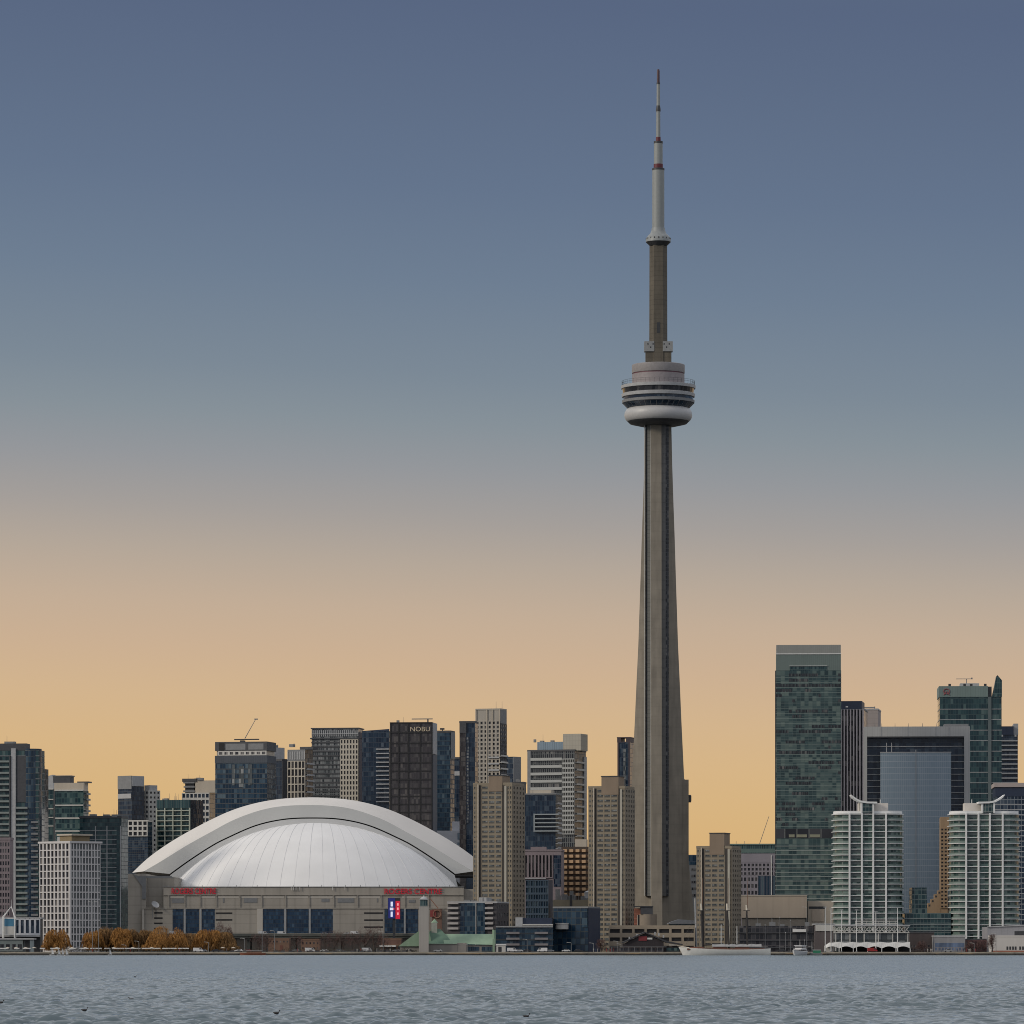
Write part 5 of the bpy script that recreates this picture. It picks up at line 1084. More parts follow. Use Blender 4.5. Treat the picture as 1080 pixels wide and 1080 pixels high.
Yc_ = 2700; MB(o).slab([(X(704,Yc_),Z(974.5,Yc_)),(X(735,Yc_),Z(974.5,Yc_)),(X(735,Yc_),Z(971,Yc_)),(X(716,Yc_),Z(969.5,Yc_)),(X(707,Yc_),Z(972.5,Yc_))], Yc_, Yc_+18).build('roof', LGREY, t); pb(o, t, 'glazing', [(705,734.5,974.6,1003,Yc_+.5,17)], G('teal',1.6,3,(.1,.12,.12)))
# green roofed pavilion and clock tower
PY = 2530.0
t, o = T('pavilion', 'waterside pavilion with big pale green copper roofs', 'pavilion', 470, PY)
p2 = lambda px, py: (X(px,PY), Z(py,PY))
MB(o).slab([p2(420,998),p2(456,998),p2(452,980.5),p2(446,978.5),p2(440,983)], PY+4, PY+16).build('roof', COPPER, t)
dg = stone('dark_copper',(.10,.17,.125),.1)  # a darker green copper for the hipped roof
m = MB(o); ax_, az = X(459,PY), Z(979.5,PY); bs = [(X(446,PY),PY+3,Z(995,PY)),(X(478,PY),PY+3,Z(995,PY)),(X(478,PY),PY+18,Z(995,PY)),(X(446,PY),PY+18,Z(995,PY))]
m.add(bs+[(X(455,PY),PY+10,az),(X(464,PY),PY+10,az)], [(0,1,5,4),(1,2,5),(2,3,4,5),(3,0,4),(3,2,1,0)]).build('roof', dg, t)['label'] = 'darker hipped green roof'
m = MB(o); y1, y2 = PY+2, PY+17
m.add([(X(468,PY),y1,Z(995.2,PY)),(X(522,PY),y1,Z(996.5,PY)),(X(520.5,PY),y1+7,Z(985,PY)),(X(467,PY),y1+7,Z(985,PY)),(X(468,PY),y2,Z(995.2,PY)),(X(522,PY),y2,Z(996,PY))], [(0,1,2,3),(5,4,3,2),(0,3,4),(1,5,2),(4,5,1,0)]).build('roof', COPPER, t)['label'] = 'long pale green roof'
MB(o).tube((X(521,PY),y1+5,Z(996,PY)),(X(521,PY),y1+5,Z(980.5,PY)),.9,.9,8).build('roof_finial', COPPER, t)
pb(o, t, 'cupola', [(455,461,973,986,PY+8,3)], flat('cupola_wall',(.30,.31,.27))); MB(o).loft([[(X(458,PY)+1.9*math.cos(R(60*i)),PY+9.5+1.9*math.sin(R(60*i)),Z(973,PY)) for i in range(6)],[(X(458,PY)+.1*math.cos(R(60*i)),PY+9.5+.1*math.sin(R(60*i)),Z(969,PY)) for i in range(6)]]).build('cupola_roof', COPPER, t)
pb(o, t, 'wall', [(422,452,998.05,1004,PY+5,10),(449,482,995.7,1004,PY+.5,8),(482.1,492,994.5,1004,PY+.7,10),(492.1,521,996.6,1004,PY+3,12)], stone('pavilion_wall',(.23,.215,.195)))
pb(o, t, 'flat_roof', [(449,482,995,995.65,PY,9)], stone('pale_copper',(.27,.38,.28))); pb(o, t, 'quay_window', [(491,505,998.5,1003,PY+2.8,.19),(508,520,998.5,1003.5,PY+2.8,.19)], G('blue',1.1,9,(.05,.08,.10),.2,pale=.2)); pb(o, t, 'green_post', [(519.5,521.8,990,1004,PY+1,1)], COPPER)
t, o = T('clock_tower', 'pale square clock tower with a dark lantern top standing among green roofs', 'tower', 446.8, PY-6)
CYY = PY-6; pb(o, t, 'shaft', [(441.8,452,956,1004,CYY,5)], stone('tower_pale',(.33,.31,.285),.07,vline=1.7,lc=.92)); pb(o, t, 'lantern', [(443,451,949,955.9,CYY+.4,4.2)], G('teal',.9,3.4,(.12,.15,.15),.2,.2)); pb(o, t, 'cornice', [(442.2,451.7,948,948.95,CYY-.1,5)], LGREY)
m = MB(o); cxx, cyy = X(447,CYY), CYY+2.5; m.lathe([(2.0,Z(947.9,CYY)),(1.5,Z(946.6,CYY)),(.4,Z(945.6,CYY)),(.08,Z(944,CYY))], 10, (cxx,cyy)).build('cap', LGREY, t, smooth=True); 
# truss pavilion with tent roof, right
VY = 2545.0
t, o = T('truss_pavilion', 'white lattice truss hall front below the first round ended tower', 'pavilion', 920, VY)
m = MB(o); zt, zb_ = Z(976.8,VY), Z(983.6,VY)
for dy in (0, 8):
    m.tube((X(880,VY),VY+dy,zt),(X(959,VY),VY+dy,zt),.28,n=4).tube((X(880,VY),VY+dy,zb_),(X(959,VY),VY+dy,zb_),.28,n=4)
    for i in range(15):
        a, c = X(880+i*79/15,VY), X(880+(i+1)*79/15,VY); m.tube((a,VY+dy,zt if i%2 else zb_),(c,VY+dy,zb_ if i%2 else zt),.2,n=4); m.tube((a,VY+dy,zb_),(a,VY+dy,zt),.16,n=4)
        m.tube((a,VY+dy,zb_ if i%2 else zt),(c,VY+dy,zt if i%2 else zb_),.16,n=4)
m.build('lattice_truss', OFFW, t); pb(o, t, 'glazing', [(880,958.5,983.9,1003,VY+1,10)], G('grey',3.2,6,(.03,.035,.035),.06,.1,pale=.1)); pb(o, t, 'roof', [(879,960,975.6,976.6,VY-.6,14)], LGREY)
for q in (881,896,911,926,941,957): pb(o, t, 'pier', [(q,q+1,984,1003,VY+.2,.6)], OFFW)
m = MB(o)
for a in (971.5, 973.8): m.pbox(902,946,a-.4,a+.4,VY+3,.3)
for q in range(902,947,6): m.pbox(q,q+.4,971,976,VY+3.05,.2)
m.build('roof_frame', OFFW, t)
t, o = T('tent_pavilion', 'scalloped white tent roof on posts on the quay below the lattice truss', 'tent', 914, 2522)
TYY = 2522.0; m = MB(o); n = 6
for i in range(n):
    a, c = 870+i*15, 870+(i+1)*15; mid = (a+c)/2; zl, zh, ztp = Z(1000.6,TYY), Z(997.2,TYY), Z(993.6 if i else 995,TYY)
    P = []
    for k in range(9):
        px = a+(c-a)*k/8; arch = math.sin(math.pi*k/8); P.append((X(px,TYY), Z(1000.4-2.4*arch,TYY), Z((993.4 if 0<i or k>2 else 998-1.6*k)+.8*math.sin(math.pi*k/8),TYY)))
    for y in (TYY, TYY+9):
        m.strip([(x,y,z0) for x,z0,z1 in P], [(x,y+(1.2 if y==TYY else -1.2),z1) for x,z0,z1 in P])
    m.strip([(x,TYY+1.2,z1) for x,z0,z1 in P], [(x,TYY+7.8,z1) for x,z0,z1 in P])
m.build('canvas_roof', flat('canvas',(.58,.575,.55),.7,var=.05), t); e = None
for i in range(7):
    q = pb(o, t, 'post', [(870+i*15-.4,870+i*15+.4,1000.4,1004.5,TYY-.05,.5)], WHITE)
pb(o, t, 'wall', [(884,960,996.5,1004.5,TYY+8.2,.4)], BLACK); pb(o, t, 'white_wall', [(870,878,998,1004.5,TYY+2,5)], OFFW)
# low buildings at the right edge
b = B('low_building', 'grey low quay building with a blue mural, between the round ended towers and white hall', 985.5, 1018, 1019, 987.5, 2550, th=2); b.core(stone('grey_wall',(.24,.24,.25)), name='wall'); b.parapet(LGREY,.5,.2)
b.fbox('mural', stone('mural_blue',(.10,.14,.22),.6), 'F', b.x(986), b.x(1017), .5, b.z(994.5), .02, .1); b.punch('F', 9, 1, stone('mural_frame',(.2,.2,.22)), G('dark',1,3,pale=.3), .5, b.z(999), wf=.6, hf=.7, proud=.2)
b = B('low_building', 'red brown low block with shopfronts below the second round ended tower', 1018, 1043, 1044, 991, 2565, th=2); b.core(stone('maroon_wall',(.10,.05,.05)), name='wall'); b.parapet(CHAR,.5,.2); b.punch('F', 8, 2, stone('maroon_wall',(.1,.1,.1)), G('dark',1,3,pale=.2), .3, b.H-.3, wf=.6, hf=.55, proud=.3)
b = B('white_hall', 'white low hall with short black windows at the right edge of the quay', 1045.5, 1120, 1121, 987.3, 2535, th=2); WH_ = stone('hall_white',(.52,.495,.465),.05); b.core(WH_, name='wall')
for q in (1061.5,1064.5,1067.5,1070.2,1075,1078): b.fbox('window', DARK, 'F', b.x(q), b.x(q+1.8), b.z(1001.7), b.z(998.2), .02, .1)
b.fbox('brick_base', stone('red_brick',(.2,.08,.05)), 'F', -b.w, b.w, 0, b.z(1002.6), .02, .3); b.parapet(WH_,.4,.15)
t, o = T('sloped_hall', 'grey hall with a rising sloped metal wall behind the white hall at the right edge', 'building', 1062, 2560)
Ys = 2560; MB(o).slab([(X(1041.5,Ys),GZ),(X(1140,Ys),GZ),(X(1140,Ys),Z(973,Ys)),(X(1041.5,Ys),Z(977.6,Ys))], Ys, Ys+30).build('wall', stone('metal_grey',(.25,.25,.265),.06,vline=3,lc=.93), t); pb(o, t, 'dark_opening', [(1070,1100,982,987,Ys-.1,.3)], DARK); MB(o).slab([(X(1041,Ys),Z(978,Ys)),(X(1140.5,Ys),Z(973.4,Ys)),(X(1140.5,Ys),Z(972.6,Ys)),(X(1041,Ys),Z(977.2,Ys))], Ys-.7, Ys-.02).build('roof_edge', LGREY, t)
b = B('low_block', 'dark brown low block on the quay right of the lattice truss hall', 959.5, 985, 986, 983.5, 2575, th=2); b.core(stone('umber_wall',(.06,.048,.048)), name='wall'); b.parapet(CHAR,.5,.2); b.punch('F', 7, 2, stone('umber_wall',(.1,.1,.1)), G('dark',1,3), .5, b.z(996), wf=.55, hf=.5, proud=.3)
b = B('white_kiosk', 'small white block behind the flag masts left of the first round ended tower', 859, 880, 881, 974.8, 2575, th=2); b.core(stone('kiosk_wall',(.10,.085,.085)), name='wall'); b.fbox('white_front', OFFW, 'F', b.x(860), b.w, b.z(982), b.H-.2, .02, .5); b.parapet(LGREY,.4,.5)
b = B('quay_kiosk', 'small white gate house on the quay right of the green pavilion', 523.5, 533, 533.5, 996.3, 2530, th=2); b.core(OFFW, name='wall'); b.fbox('doorway', DARK, 'F', b.x(525.5), b.x(529), 0, b.z(998.5), .02, .1); b.parapet(WHITE,.4,.3)

# ================================================================== masts and lamps
def mast(px, top, Y, label, group, head=True, r=.24, name='light_mast', cat='mast', mat=None):
    t = thing(name, label, cat, (X(px,Y),Y,GZ), 0, group); h = Z(top,Y)-GZ
    MB().tube((0,0,0),(0,0,h),r,r*.7,8).build('pole', mat or WHITE, t); MB().tube((0,0,0),(0,0,.6),r*2,r*1.6,8).build('base', GREY, t)
    if head: MB().box(-.9,.9,-.25,.25,h,h+.35).build('light_bar', LGREY, t)
    return t
gm_ = 'white light masts along the right quay'
for px, tp in ((870.4,957),(876.5,959),(887.5,960),(903.4,960),(923.8,962),(946.7,957.5)):
    mast(px, tp, 2516, 'tall thin white light mast in front of the first round ended tower', gm_)
gl_ = 'street lamps along the left and middle quay'
for px, tp in ((97.5,951.5),(104,951.5),(133,997),(146.5,993),(220,994),(258,990),(276.5,981),(289.5,982),(404,983),(493,996),(556,991),(602.5,994.5),(626,995),(651.5,993),(655,996),(851,957),(857.5,999),(1027.5,995),(1050.5,985)):
    t = thing('street_lamp', 'thin pale lamp post standing on the quay', 'street lamp', (X(px,2514),2514,GZ), 0, gl_); h = Z(tp,2514)-GZ
    MB().tube((0,0,0),(0,0,h),.16,.10,6).build('pole', GREY, t); MB().tube((-.05,0,h),(-1.6,0,h+.25),.09,n=5).box(-2.4,-1.4,-.2,.2,h+.18,h+.36).build('lamp_head', OFFW, t)
gd = 'dark poles behind the dark pavilion'
for px, tp in ((822.5,968),(828.5,984),(807,976),(833.5,971),(848.5,992)):
    t = thing('quay_pole', 'thin grey pole on the quay by the motor yacht', 'pole', (X(px,2520),2520,GZ), 0, gd); MB().tube((0,0,0),(0,0,Z(tp,2520)-GZ),.14,.08,6).build('shaft', GREY, t); MB().tube((0,0,Z(tp,2520)-GZ),(0,0,Z(tp,2520)-GZ+.5),.2,.2,6).build('cap', LGREY, t)
t = thing('service_mast', 'pale leaning mast at the right foot of the communications tower', 'mast', (X(734.5,2620),2620,GZ)); MB().tube((0,0,0),(X(733,2620)-X(734.5,2620),0,Z(951,2620)-GZ),.55,.35,8).build('shaft', LGREY, t); MB().tube((X(733,2620)-X(734.5,2620),0,Z(951,2620)-GZ),(X(733,2620)-X(734.5,2620),0,Z(947,2620)-GZ),.3,.2,8).build('tip', OFFW, t)

# ================================================================== boats
def hullmesh(L_, Bm, H_, rake, n=14, sheer=.6, transom=.6):
    rings = []
    for i in range(n+1):
        u = i/n; x = -L_/2 + L_*u
        wd = Bm/2*min(1, (1-(1-min(1,u/.45))**2)**.5 if u < .45 else 1) * (1 - (1-transom)*max(0,(u-.55)/.45)**2); wd = max(wd, .04)
        s_ = H_*(1+sheer*(abs(u-.6)/.6)**2)
        dx = -rake*max(0,1-u/.25)
        rings.append([(x+dx,-wd,s_),(x+dx*.3,-wd*.86,s_*.35),(x,-wd*.5,-.35),(x,wd*.5,-.35),(x+dx*.3,wd*.86,s_*.35),(x+dx,wd,s_)])
    return MB().loft(rings)
# schooner
YS = 2485.0; sc_ = YS/F
t = thing('schooner', 'long white three masted schooner moored at the quay with dark masts and sails down', 'boat', (X(766.5,YS),YS,0))
ship = t; Ls = 92*sc_
hullmesh(Ls, 8.5, Z(1001.5,YS), 2.4, 20, .45).build('hull', flat('hull_white',(.72,.71,.67),.4,var=.07), t, smooth=True)
lx = lambda px: X(px,YS)-X(766.5,YS); lz = lambda py: Z(py,YS)
DK = stone('deck_teak',(.13,.06,.04),.2)
m = MB(); 
for i in range(14):
    a = -Ls/2+2+i*(Ls-5)/14; m.box(a,a+(Ls-5)/14-.02,-2.6,2.6,lz(1002),lz(1000.2))
m.build('deck', DK, t)
MB().box(lx(728),lx(742),-1.8,1.8,lz(1000.2),lz(998.6)).box(lx(752),lx(766),-1.8,1.8,lz(1000.2),lz(998.2)).box(lx(775),lx(790),-1.8,1.8,lz(1000.2),lz(998.6)).build('deckhouse', flat('varnish',(.16,.065,.04),.4), t)
m = MB(); n = 10
for i in range(n): 
    a, c = lx(751+i*5.2), lx(751+(i+1)*5.2); m.add([(a,-2.4,lz(998.4)),(c,-2.4,lz(998.4)),(c,0,lz(996-(.5 if i%2 else 0))),(a,0,lz(996-(0 if i%2 else .5))),(a,2.4,lz(998.4)),(c,2.4,lz(998.4))], [(0,1,2,3),(3,2,5,4)])
m.build('canvas_awning', flat('canvas_grey',(.27,.27,.265),.8), t)
MD = flat('mast_dark',(.025,.02,.018),.5); MT = flat('mast_top_white',(.62,.56,.46),.5); MR_ = flat('topmast_brown',(.16,.085,.05),.5)
for px, cx2, tp in ((739.5,741,953),(766.8,769,953),(787.2,788.5,954.5)):
    ms = MB().tube((lx(cx2),0,1.5),(lx(px+.3),0,lz(960)),.52,.44,8).build('mast', MD, t)
    MB().tube((lx(px+.3),0,lz(960)),(lx(px),0,lz(tp)),.5,.42,8).build('mast_head', MT, ms)
    MB().tube((lx(px)+.5,0,lz(958)),(lx(px)+.7,0,lz(tp-27)),.2,.08,6).build('topmast', MR_, ms)
    MB().tube((lx(px)-1.6,0,lz(960.4)),(lx(px)+1.8,0,lz(960.4)),.16,n=5).build('crosstree', MD, ms)
m = MB()
for px, cx2, tp in ((739.5,741,953),(766.8,769,953),(787.2,788.5,954.5)):
    for e in (-3.8, 3.8):
        for d in (-2.2, 0, 2.2): m.tube((lx(px),0,lz(960)),(lx(cx2)+d,e,lz(1001)),.04,n=3)
m.tube((lx(716),0,lz(999)),(lx(739.5),0,lz(955)),.05,n=3).tube((lx(722),0,lz(1000)),(lx(739.5),0,lz(960)),.05,n=3).tube((lx(766.8),0,lz(955)),(lx(741),0,lz(1000)),.05,n=3)
m.build('rigging', DARK, t)
m = MB().tube((lx(742),0,lz(997)),(lx(762),0,lz(994.5)),.28,.18,6).tube((lx(770),0,lz(997)),(lx(785),0,lz(995)),.28,.18,6); m.build('boom', MD, t)
MB().tube((lx(727),0,lz(999.5)),(lx(714),0,lz(997.5)),.24,.1,6).build('bowsprit', MT, t)
for px, tp in ((760.6,975),(777.3,977)): mast(px, tp, 2514, 'white steel pole on the quay just behind the schooner', 'white poles behind the schooner', head=False, name='quay_pole', cat='pole', r=.24)
# motor yacht
YM = 2487.0; t = thing('motor_yacht', 'white motor yacht with two decks moored right of the schooner', 'boat', (X(843,YM),YM,0), R(68))
HW = flat('yacht_white',(.60,.60,.60),.35,var=.04); hullmesh(15, 4.8, 1.9, 1.2, 14, .4, .9).build('hull', HW, t, smooth=True)
MB().box(-3.5,6.2,-2.1,2.1,1.8,3.4).build('cabin', HW, t); MB().box(-3.55,5.5,-2.15,2.15,2.3,2.95).build('window_band', G('dark',1.2,9), t); MB().box(-1.5,5,-1.9,1.9,3.41,5.0).build('upper_cabin', HW, t); MB().box(-1.55,4.4,-1.95,1.95,3.9,4.5).build('window_band', G('dark',1.2,9), t); MB().box(-2.2,5.4,-2.2,2.2,5.01,5.25).build('roof', HW, t); MB().tube((1,0,5.2),(1,0,8.2),.1,.05).build('mast', WHITE, t)
# small workboat with green cabin, low barge
YW = 2488.0; t = thing('work_boat', 'small green and white work boat between the yacht and the white tent', 'boat', (X(861,YW),YW,0)); hullmesh(6.2, 2.4, 1.1, .5, 10, .3, .9).build('hull', flat('boat_grey',(.2,.21,.21)), t, smooth=True); MB().box(-1.8,2.2,-.9,.9,.95,2.6).build('cabin', flat('boat_green',(.02,.17,.09)), t); MB().box(-2,2.4,-1,1,2.61,2.85).build('roof', WHITE, t); MB().tube((-2.3,0,1),(-2.3,0,7.2),.09,.06).build('mast', WHITE, t)
t = thing('tour_boat', 'low orange and dark tour boat moored by the promenade left of the brick buildings', 'boat', (X(267,YW),YW,0)); hullmesh(13, 3.6, 1.1, .6, 10, .3, .9).build('hull', flat('boat_rust',(.20,.075,.045)), t, smooth=True); MB().box(-3.4,4.4,-1.3,1.3,1.0,2.3).build('cabin', flat('boat_cabin',(.30,.16,.10)), t); MB().box(-3.45,4.45,-1.35,1.35,1.5,2.0).build('window_band', DARK, t); MB().box(-3.8,4.8,-1.5,1.5,2.31,2.5).build('roof', LGREY, t)
# dinghies under sail
lab = {55:'leftmost dinghy with white sail on the lake below the orange willow', 62:'second dinghy from the left with a white sail, below the orange willow', 66:'dinghy with white sail tucked close behind another near the promenade', 70:'rightmost dinghy of the cluster below the orange willow, white sail', 116:'lone dinghy with white sail below the row of willows'}
dg_ = None; YD = 2250.0
for px in (55,62,66,70,116):
    Yd = YD + (px%7)*25; loc = (X(px,Yd),Yd,0)
    if dg_ is None:
        dg_ = thing('sailing_dinghy', lab[px], 'sailboat', loc, R(15), 'white sailing dinghies near the shore'); hullmesh(3.6,1.4,.5,.3,8).build('hull', WHITE, dg_, smooth=True); MB().tube((-.5,0,.4),(-.4,0,5.2),.05,.03).build('mast', LGREY, dg_)
        m = MB().add([(-.4,-.05,.9),(1.7,-.2,1.0),(-.3,0,5.0),(-.4,.0,.9),(1.7,.25,1.0),(-.3,.05,5.0)], [(0,1,2),(5,4,3)]); m.build('sail', flat('sail_white',(.66,.65,.63),.7), dg_); dg_.scale = (.62,.62,.72)
    else: dup(dg_, loc, R(15+px*3%40), lab[px])
# ================================================================== cars and vans
def car(label, loc, rz, paint, kind='car', group='cars and vans parked along the quay'):
    t = thing('parked_'+kind, label, kind, loc, rz, group)
    if kind == 'van': pr = [(-2.6,.35),(2.6,.35),(2.6,1.0),(2.1,1.25),(1.6,2.15),(-2.5,2.2),(-2.6,1.9)]; wn = [(.7,1.25),(1.95,1.25),(1.5,2.0),(.7,2.0)]
    else: pr = [(-2.2,.35),(2.2,.35),(2.25,.8),(1.2,.95),(.6,1.45),(-1.0,1.48),(-1.75,.98),(-2.2,.9)]; wn = [(-1.5,.98),(1.0,.98),(.55,1.38),(-.95,1.4)]
    hw_ = 1.0 if kind == 'van' else .9
    MB().slab(pr, -hw_, hw_).build('body', paint, t); MB().slab(wn, -hw_-.02, hw_+.02).build('side_window', DARK, t)
    for x in (-1.4, 1.4):
        for y in (-hw_+.05, hw_-.05): MB().tube((x,y-.12,.33),(x,y+.12,.33),.33,n=10).build('wheel', BLACK, t)
    return t
pc = {'white':flat('car_white',(.6,.6,.6),.3), 'silver':flat('car_silver',(.28,.29,.30),.3), 'dark':flat('car_dark',(.03,.032,.04),.3), 'red':flat('car_red',(.28,.02,.02),.3)}
spots = [(209,'white','van','by the rightmost willow clump'),(214,'silver','car','just right of the rightmost willow clump'),(228,'dark','car','left of the tour boat'),(252,'white','car','behind the tour boat'),(262,'red','car','close behind the tour boat'),
 (312,'silver','car','between the two brown brick buildings'),(327,'white','van','before the right brown brick building'),(342,'white','car','among the bare trees under the expressway'),(358,'silver','car','below the bare trees in the middle quay'),(375,'dark','car','below the bare trees left of the pavilion'),(387,'white','van','left of the red brown building'),(399,'dark','car','before the red brown awning building'),
 (409,'dark','car','under the white awning'),(418,'silver','car','at the left foot of the pavilion roof'),(432,'dark','car','just left of the clock tower'),(462,'silver','car','before the pavilion wall'),
 (540,'white','van','beside the white gate house'),(547,'white','car','second from the white gate house'),(556,'dark','car','below the low balcony condominium'),(572,'white','van','below the dark teal office'),(580,'silver','car','under the white drum balcony'),(597,'white','car','before the dark teal office'),(610,'dark','car','right of the dark teal office entrance'),(824,'dark','car','between schooner and yacht'),(920,'red','van','under the white tent roof'),(1000,'silver','car','before the blue mural')]
for i, (px, c, k, wh) in enumerate(spots):
    Y = 2515.5 + (i%3)*2.5
    car(f'{"small " if k=="car" else ""}{c} {k} parked on the quay {wh}', (X(px,Y),Y,GZ+.02), R((0,180,8,172)[i%4]), pc[c], k)
for i, (px, c, k, wh) in enumerate(((183,'white','van','left of the brick building'),(277,'white','van','at the left window group'),(297,'white','van','above the brown brick building'),(342,'silver','car','at the centre of the stadium front'),(366,'white','car','under the plain stadium wall'),(374,'white','van','left of the digital sign'))):
    car(f'{c} {k} driving on the elevated expressway {wh}', (X(px,EY),EY+4,Z(986,EY)), 0, pc[c], k, 'vehicles on the elevated expressway')
# people on the promenade (about three pixels tall)
cl = [flat('cloth_dark',(.03,.03,.04),.8), flat('cloth_blue',(.05,.07,.13),.8), flat('cloth_red',(.22,.03,.03),.8), flat('cloth_pale',(.4,.38,.35),.8)]
skin = flat('skin',(.35,.22,.16),.6); names = ['dark', 'blue', 'red', 'pale']
pm_ = []
for k in range(4):
    m = MB()
    for sx in (-.11,.11): m.loft([[(sx+q[0]*r_,q[1]*r_+dy,z) for q in [(math.cos(R(45*i)),math.sin(R(45*i))) for i in range(8)]] for z,r_,dy in ((0,.07,0),(.08,.06,0),(.5,.075,.02),(.88,.10,0))])
    m.loft([[(q[0]*rx,q[1]*ry,z) for q in [(math.cos(R(36*i)),math.sin(R(36*i))) for i in range(10)]] for z,rx,ry in ((.84,.19,.12),(1.1,.17,.11),(1.38,.23,.12),(1.47,.15,.09),(1.52,.06,.06),(1.56,.06,.06),(1.6,.09,.1),(1.69,.1,.11),(1.77,.07,.08),(1.79,.02,.02))])
    for sx in (-1,1): m.tube((sx*.21,0,1.42),(sx*.27,.02,1.12),.055,.045,6).tube((sx*.27,.02,1.12),(sx*.26,-.06,.82),.045,.03,6)
    pm_.append(m)
rn = random.Random(12); base = [None]*4; used = {}
for i in range(36):
    px = rn.choice([rn.uniform(5,200), rn.uniform(230,440), rn.uniform(620,650), rn.uniform(965,1040)]); k = rn.randrange(4); Y = 2504+rn.uniform(0,6)
    lb = f'person in {names[k]} clothing walking on the promenade'
    if base[k] is None: o = base[k] = pm_[k].build('person', cl[k]); o.location = (X(px,Y),Y,GZ+.03)
    else: o = cp(base[k], (X(px,Y),Y,GZ+.03))
    o.rotation_euler = (0,0,rn.uniform(0,6.28)); tag(o, lb, 'person', f'people in {names[k]} clothing on the promenade')
# benches, planters, umbrellas and kiosks along the promenade
rn = random.Random(5)
pl_ = None
for i in range(22):
    px = 234+i*9.2+rn.uniform(-2,2); Y = 2506
    if pl_ is None:
        pl_ = thing('planter', 'dark square planter with low winter twigs on the promenade', 'planter', (X(px,Y),Y,GZ+.03), 0, 'planters along the middle promenade'); MB().box(-1,1,-.6,.6,0,.7).build('tub', CHAR, pl_)
        m = MB()
        for k in range(40):
            a = rn.uniform(0,6.28); e = rn.uniform(.2,.8); m.tube((rn.uniform(-.7,.7),rn.uniform(-.4,.4),.65),(rn.uniform(-1,1),rn.uniform(-.6,.6),.8+e),.02,.01,3)
        m.build('twigs', flat('twig_brown',(.08,.05,.035)), pl_)
    else: dup(pl_, (X(px,Y),Y,GZ+.03), rn.uniform(-.3,.3))
ub = None
for i in range(12):
    px = (8,17,27,36,60,76,90,120,140,160,235,246)[i]; Y = 2509
    if ub is None:
        ub = thing('parasol', 'small pale parasol on the left promenade', 'parasol', (X(px,Y),Y,GZ+.03), 0, 'pale parasols along the left promenade'); MB().tube((0,0,0),(0,0,2.3),.05).build('pole', GREY, ub); MB().lathe([(1.5,2.0),(.05,2.6)], 8).build('canopy', BEIGE, ub)
    else: dup(ub, (X(px,Y),Y,GZ+.03), rn.uniform(0,1))
# ================================================================== trees
def leafmat(name, c1, c2, c3):
    if name in MC: return MC[name]
    m, t, b, L = newmat(name); g = N(t,'ShaderNodeNewGeometry'); r = N(t,'ShaderNodeValToRGB'); ramp_set(r, [(0,c1),(.5,c2),(1,c3)])
    L.new(g.outputs['Random Per Island'], r.inputs[0]); L.new(r.outputs[0], b.inputs['Base Color']); b.inputs['Roughness'].default_value = .8; MC[name] = m; return m
WIL = leafmat('willow_twigs', (.16,.072,.014), (.27,.122,.022), (.37,.18,.04)); PUR = leafmat('purple_twigs', (.05,.025,.022), (.085,.04,.035), (.12,.065,.05)); DUL = leafmat('dull_twigs', (.11,.06,.02), (.19,.10,.032), (.26,.145,.05))
BARK = stone('bark', (.05,.038,.03), .2)
def limbs(m, p, d, L_, r_, dep, rn, tips):
    q = p + d*L_; m.tube(p, q, r_, r_*.62, 5)
    if dep == 0: tips.append(q); return
    for k in range(rn.choice((2,3,3))):
        a = Vector((rn.uniform(-1,1), rn.uniform(-1,1), rn.uniform(-.15,.6))); limbs(m, q, (d*.75+a*.75).normalized(), L_*rn.uniform(.6,.82), r_*.6, dep-1, rn, tips)
def tree(l, r_, t_, Y, mat, label, group, seed, droop=True, dens=1.0, name='willow_tree'):
    rn = random.Random(seed); h = (Z(t_,Y)-GZ)*1.06; w_ = (X(r_,Y)-X(l,Y))/2*(1.28 if droop else 1.1); cxx = (X(l,Y)+X(r_,Y))/2
    t = thing(name, label, 'tree', (cxx,Y,GZ), 0, group); m = MB(); tips = []
    limbs(m, Vector((0,0,0)), Vector((.04,0,1)), h*.24, h*.035, 4, rn, tips); m.build('trunk', BARK, t)
    cm = MB(); cl_ = [(rn.uniform(-.72,.72)*w_, rn.uniform(-.6,.6)*w_, h*rn.uniform(.22,.84), rn.uniform(.25,.45)*w_) for _ in range(26)]
    n = int(6500*dens)
    for i in range(n):
        c = rn.choice(cl_); v = Vector((rn.gauss(0,1),rn.gauss(0,1),rn.gauss(0,1))).normalized()*rn.uniform(.25,1)**.5*c[3]; p = Vector((c[0],c[1],c[2])) + v*1.05
        if p.z > h: p.z = h*rn.uniform(.9,1)
        edge = 1-min(1,abs(p.x)/w_)**4
        if p.z > h*max(.3,edge): p.z = h*max(.3,edge)*rn.uniform(.75,1)
        if droop:
            L_ = rn.uniform(.7,2.0); s_ = Vector((v.x*.12+rn.uniform(-.25,.25), v.y*.12+rn.uniform(-.25,.25), -1)).normalized()*L_; wv = Vector((rn.uniform(-1,1),rn.uniform(-1,1),0)).normalized()*rn.uniform(.05,.14)
            if p.z+s_.z < .3: continue
        else:
            L_ = rn.uniform(.5,1.3); s_ = (v.normalized()+Vector((rn.uniform(-.6,.6),rn.uniform(-.6,.6),rn.uniform(0,.9)))).normalized()*L_; wv = Vector((rn.uniform(-1,1),rn.uniform(-1,1),rn.uniform(-.5,.5))).normalized()*rn.uniform(.03,.08)
        cm.add([tuple(p-wv),tuple(p+wv),tuple(p+s_+wv*.4),tuple(p+s_-wv*.4)], [(0,1,2,3)])
    cm.build('crown', mat, t)
gw = 'orange willows along the left quay'
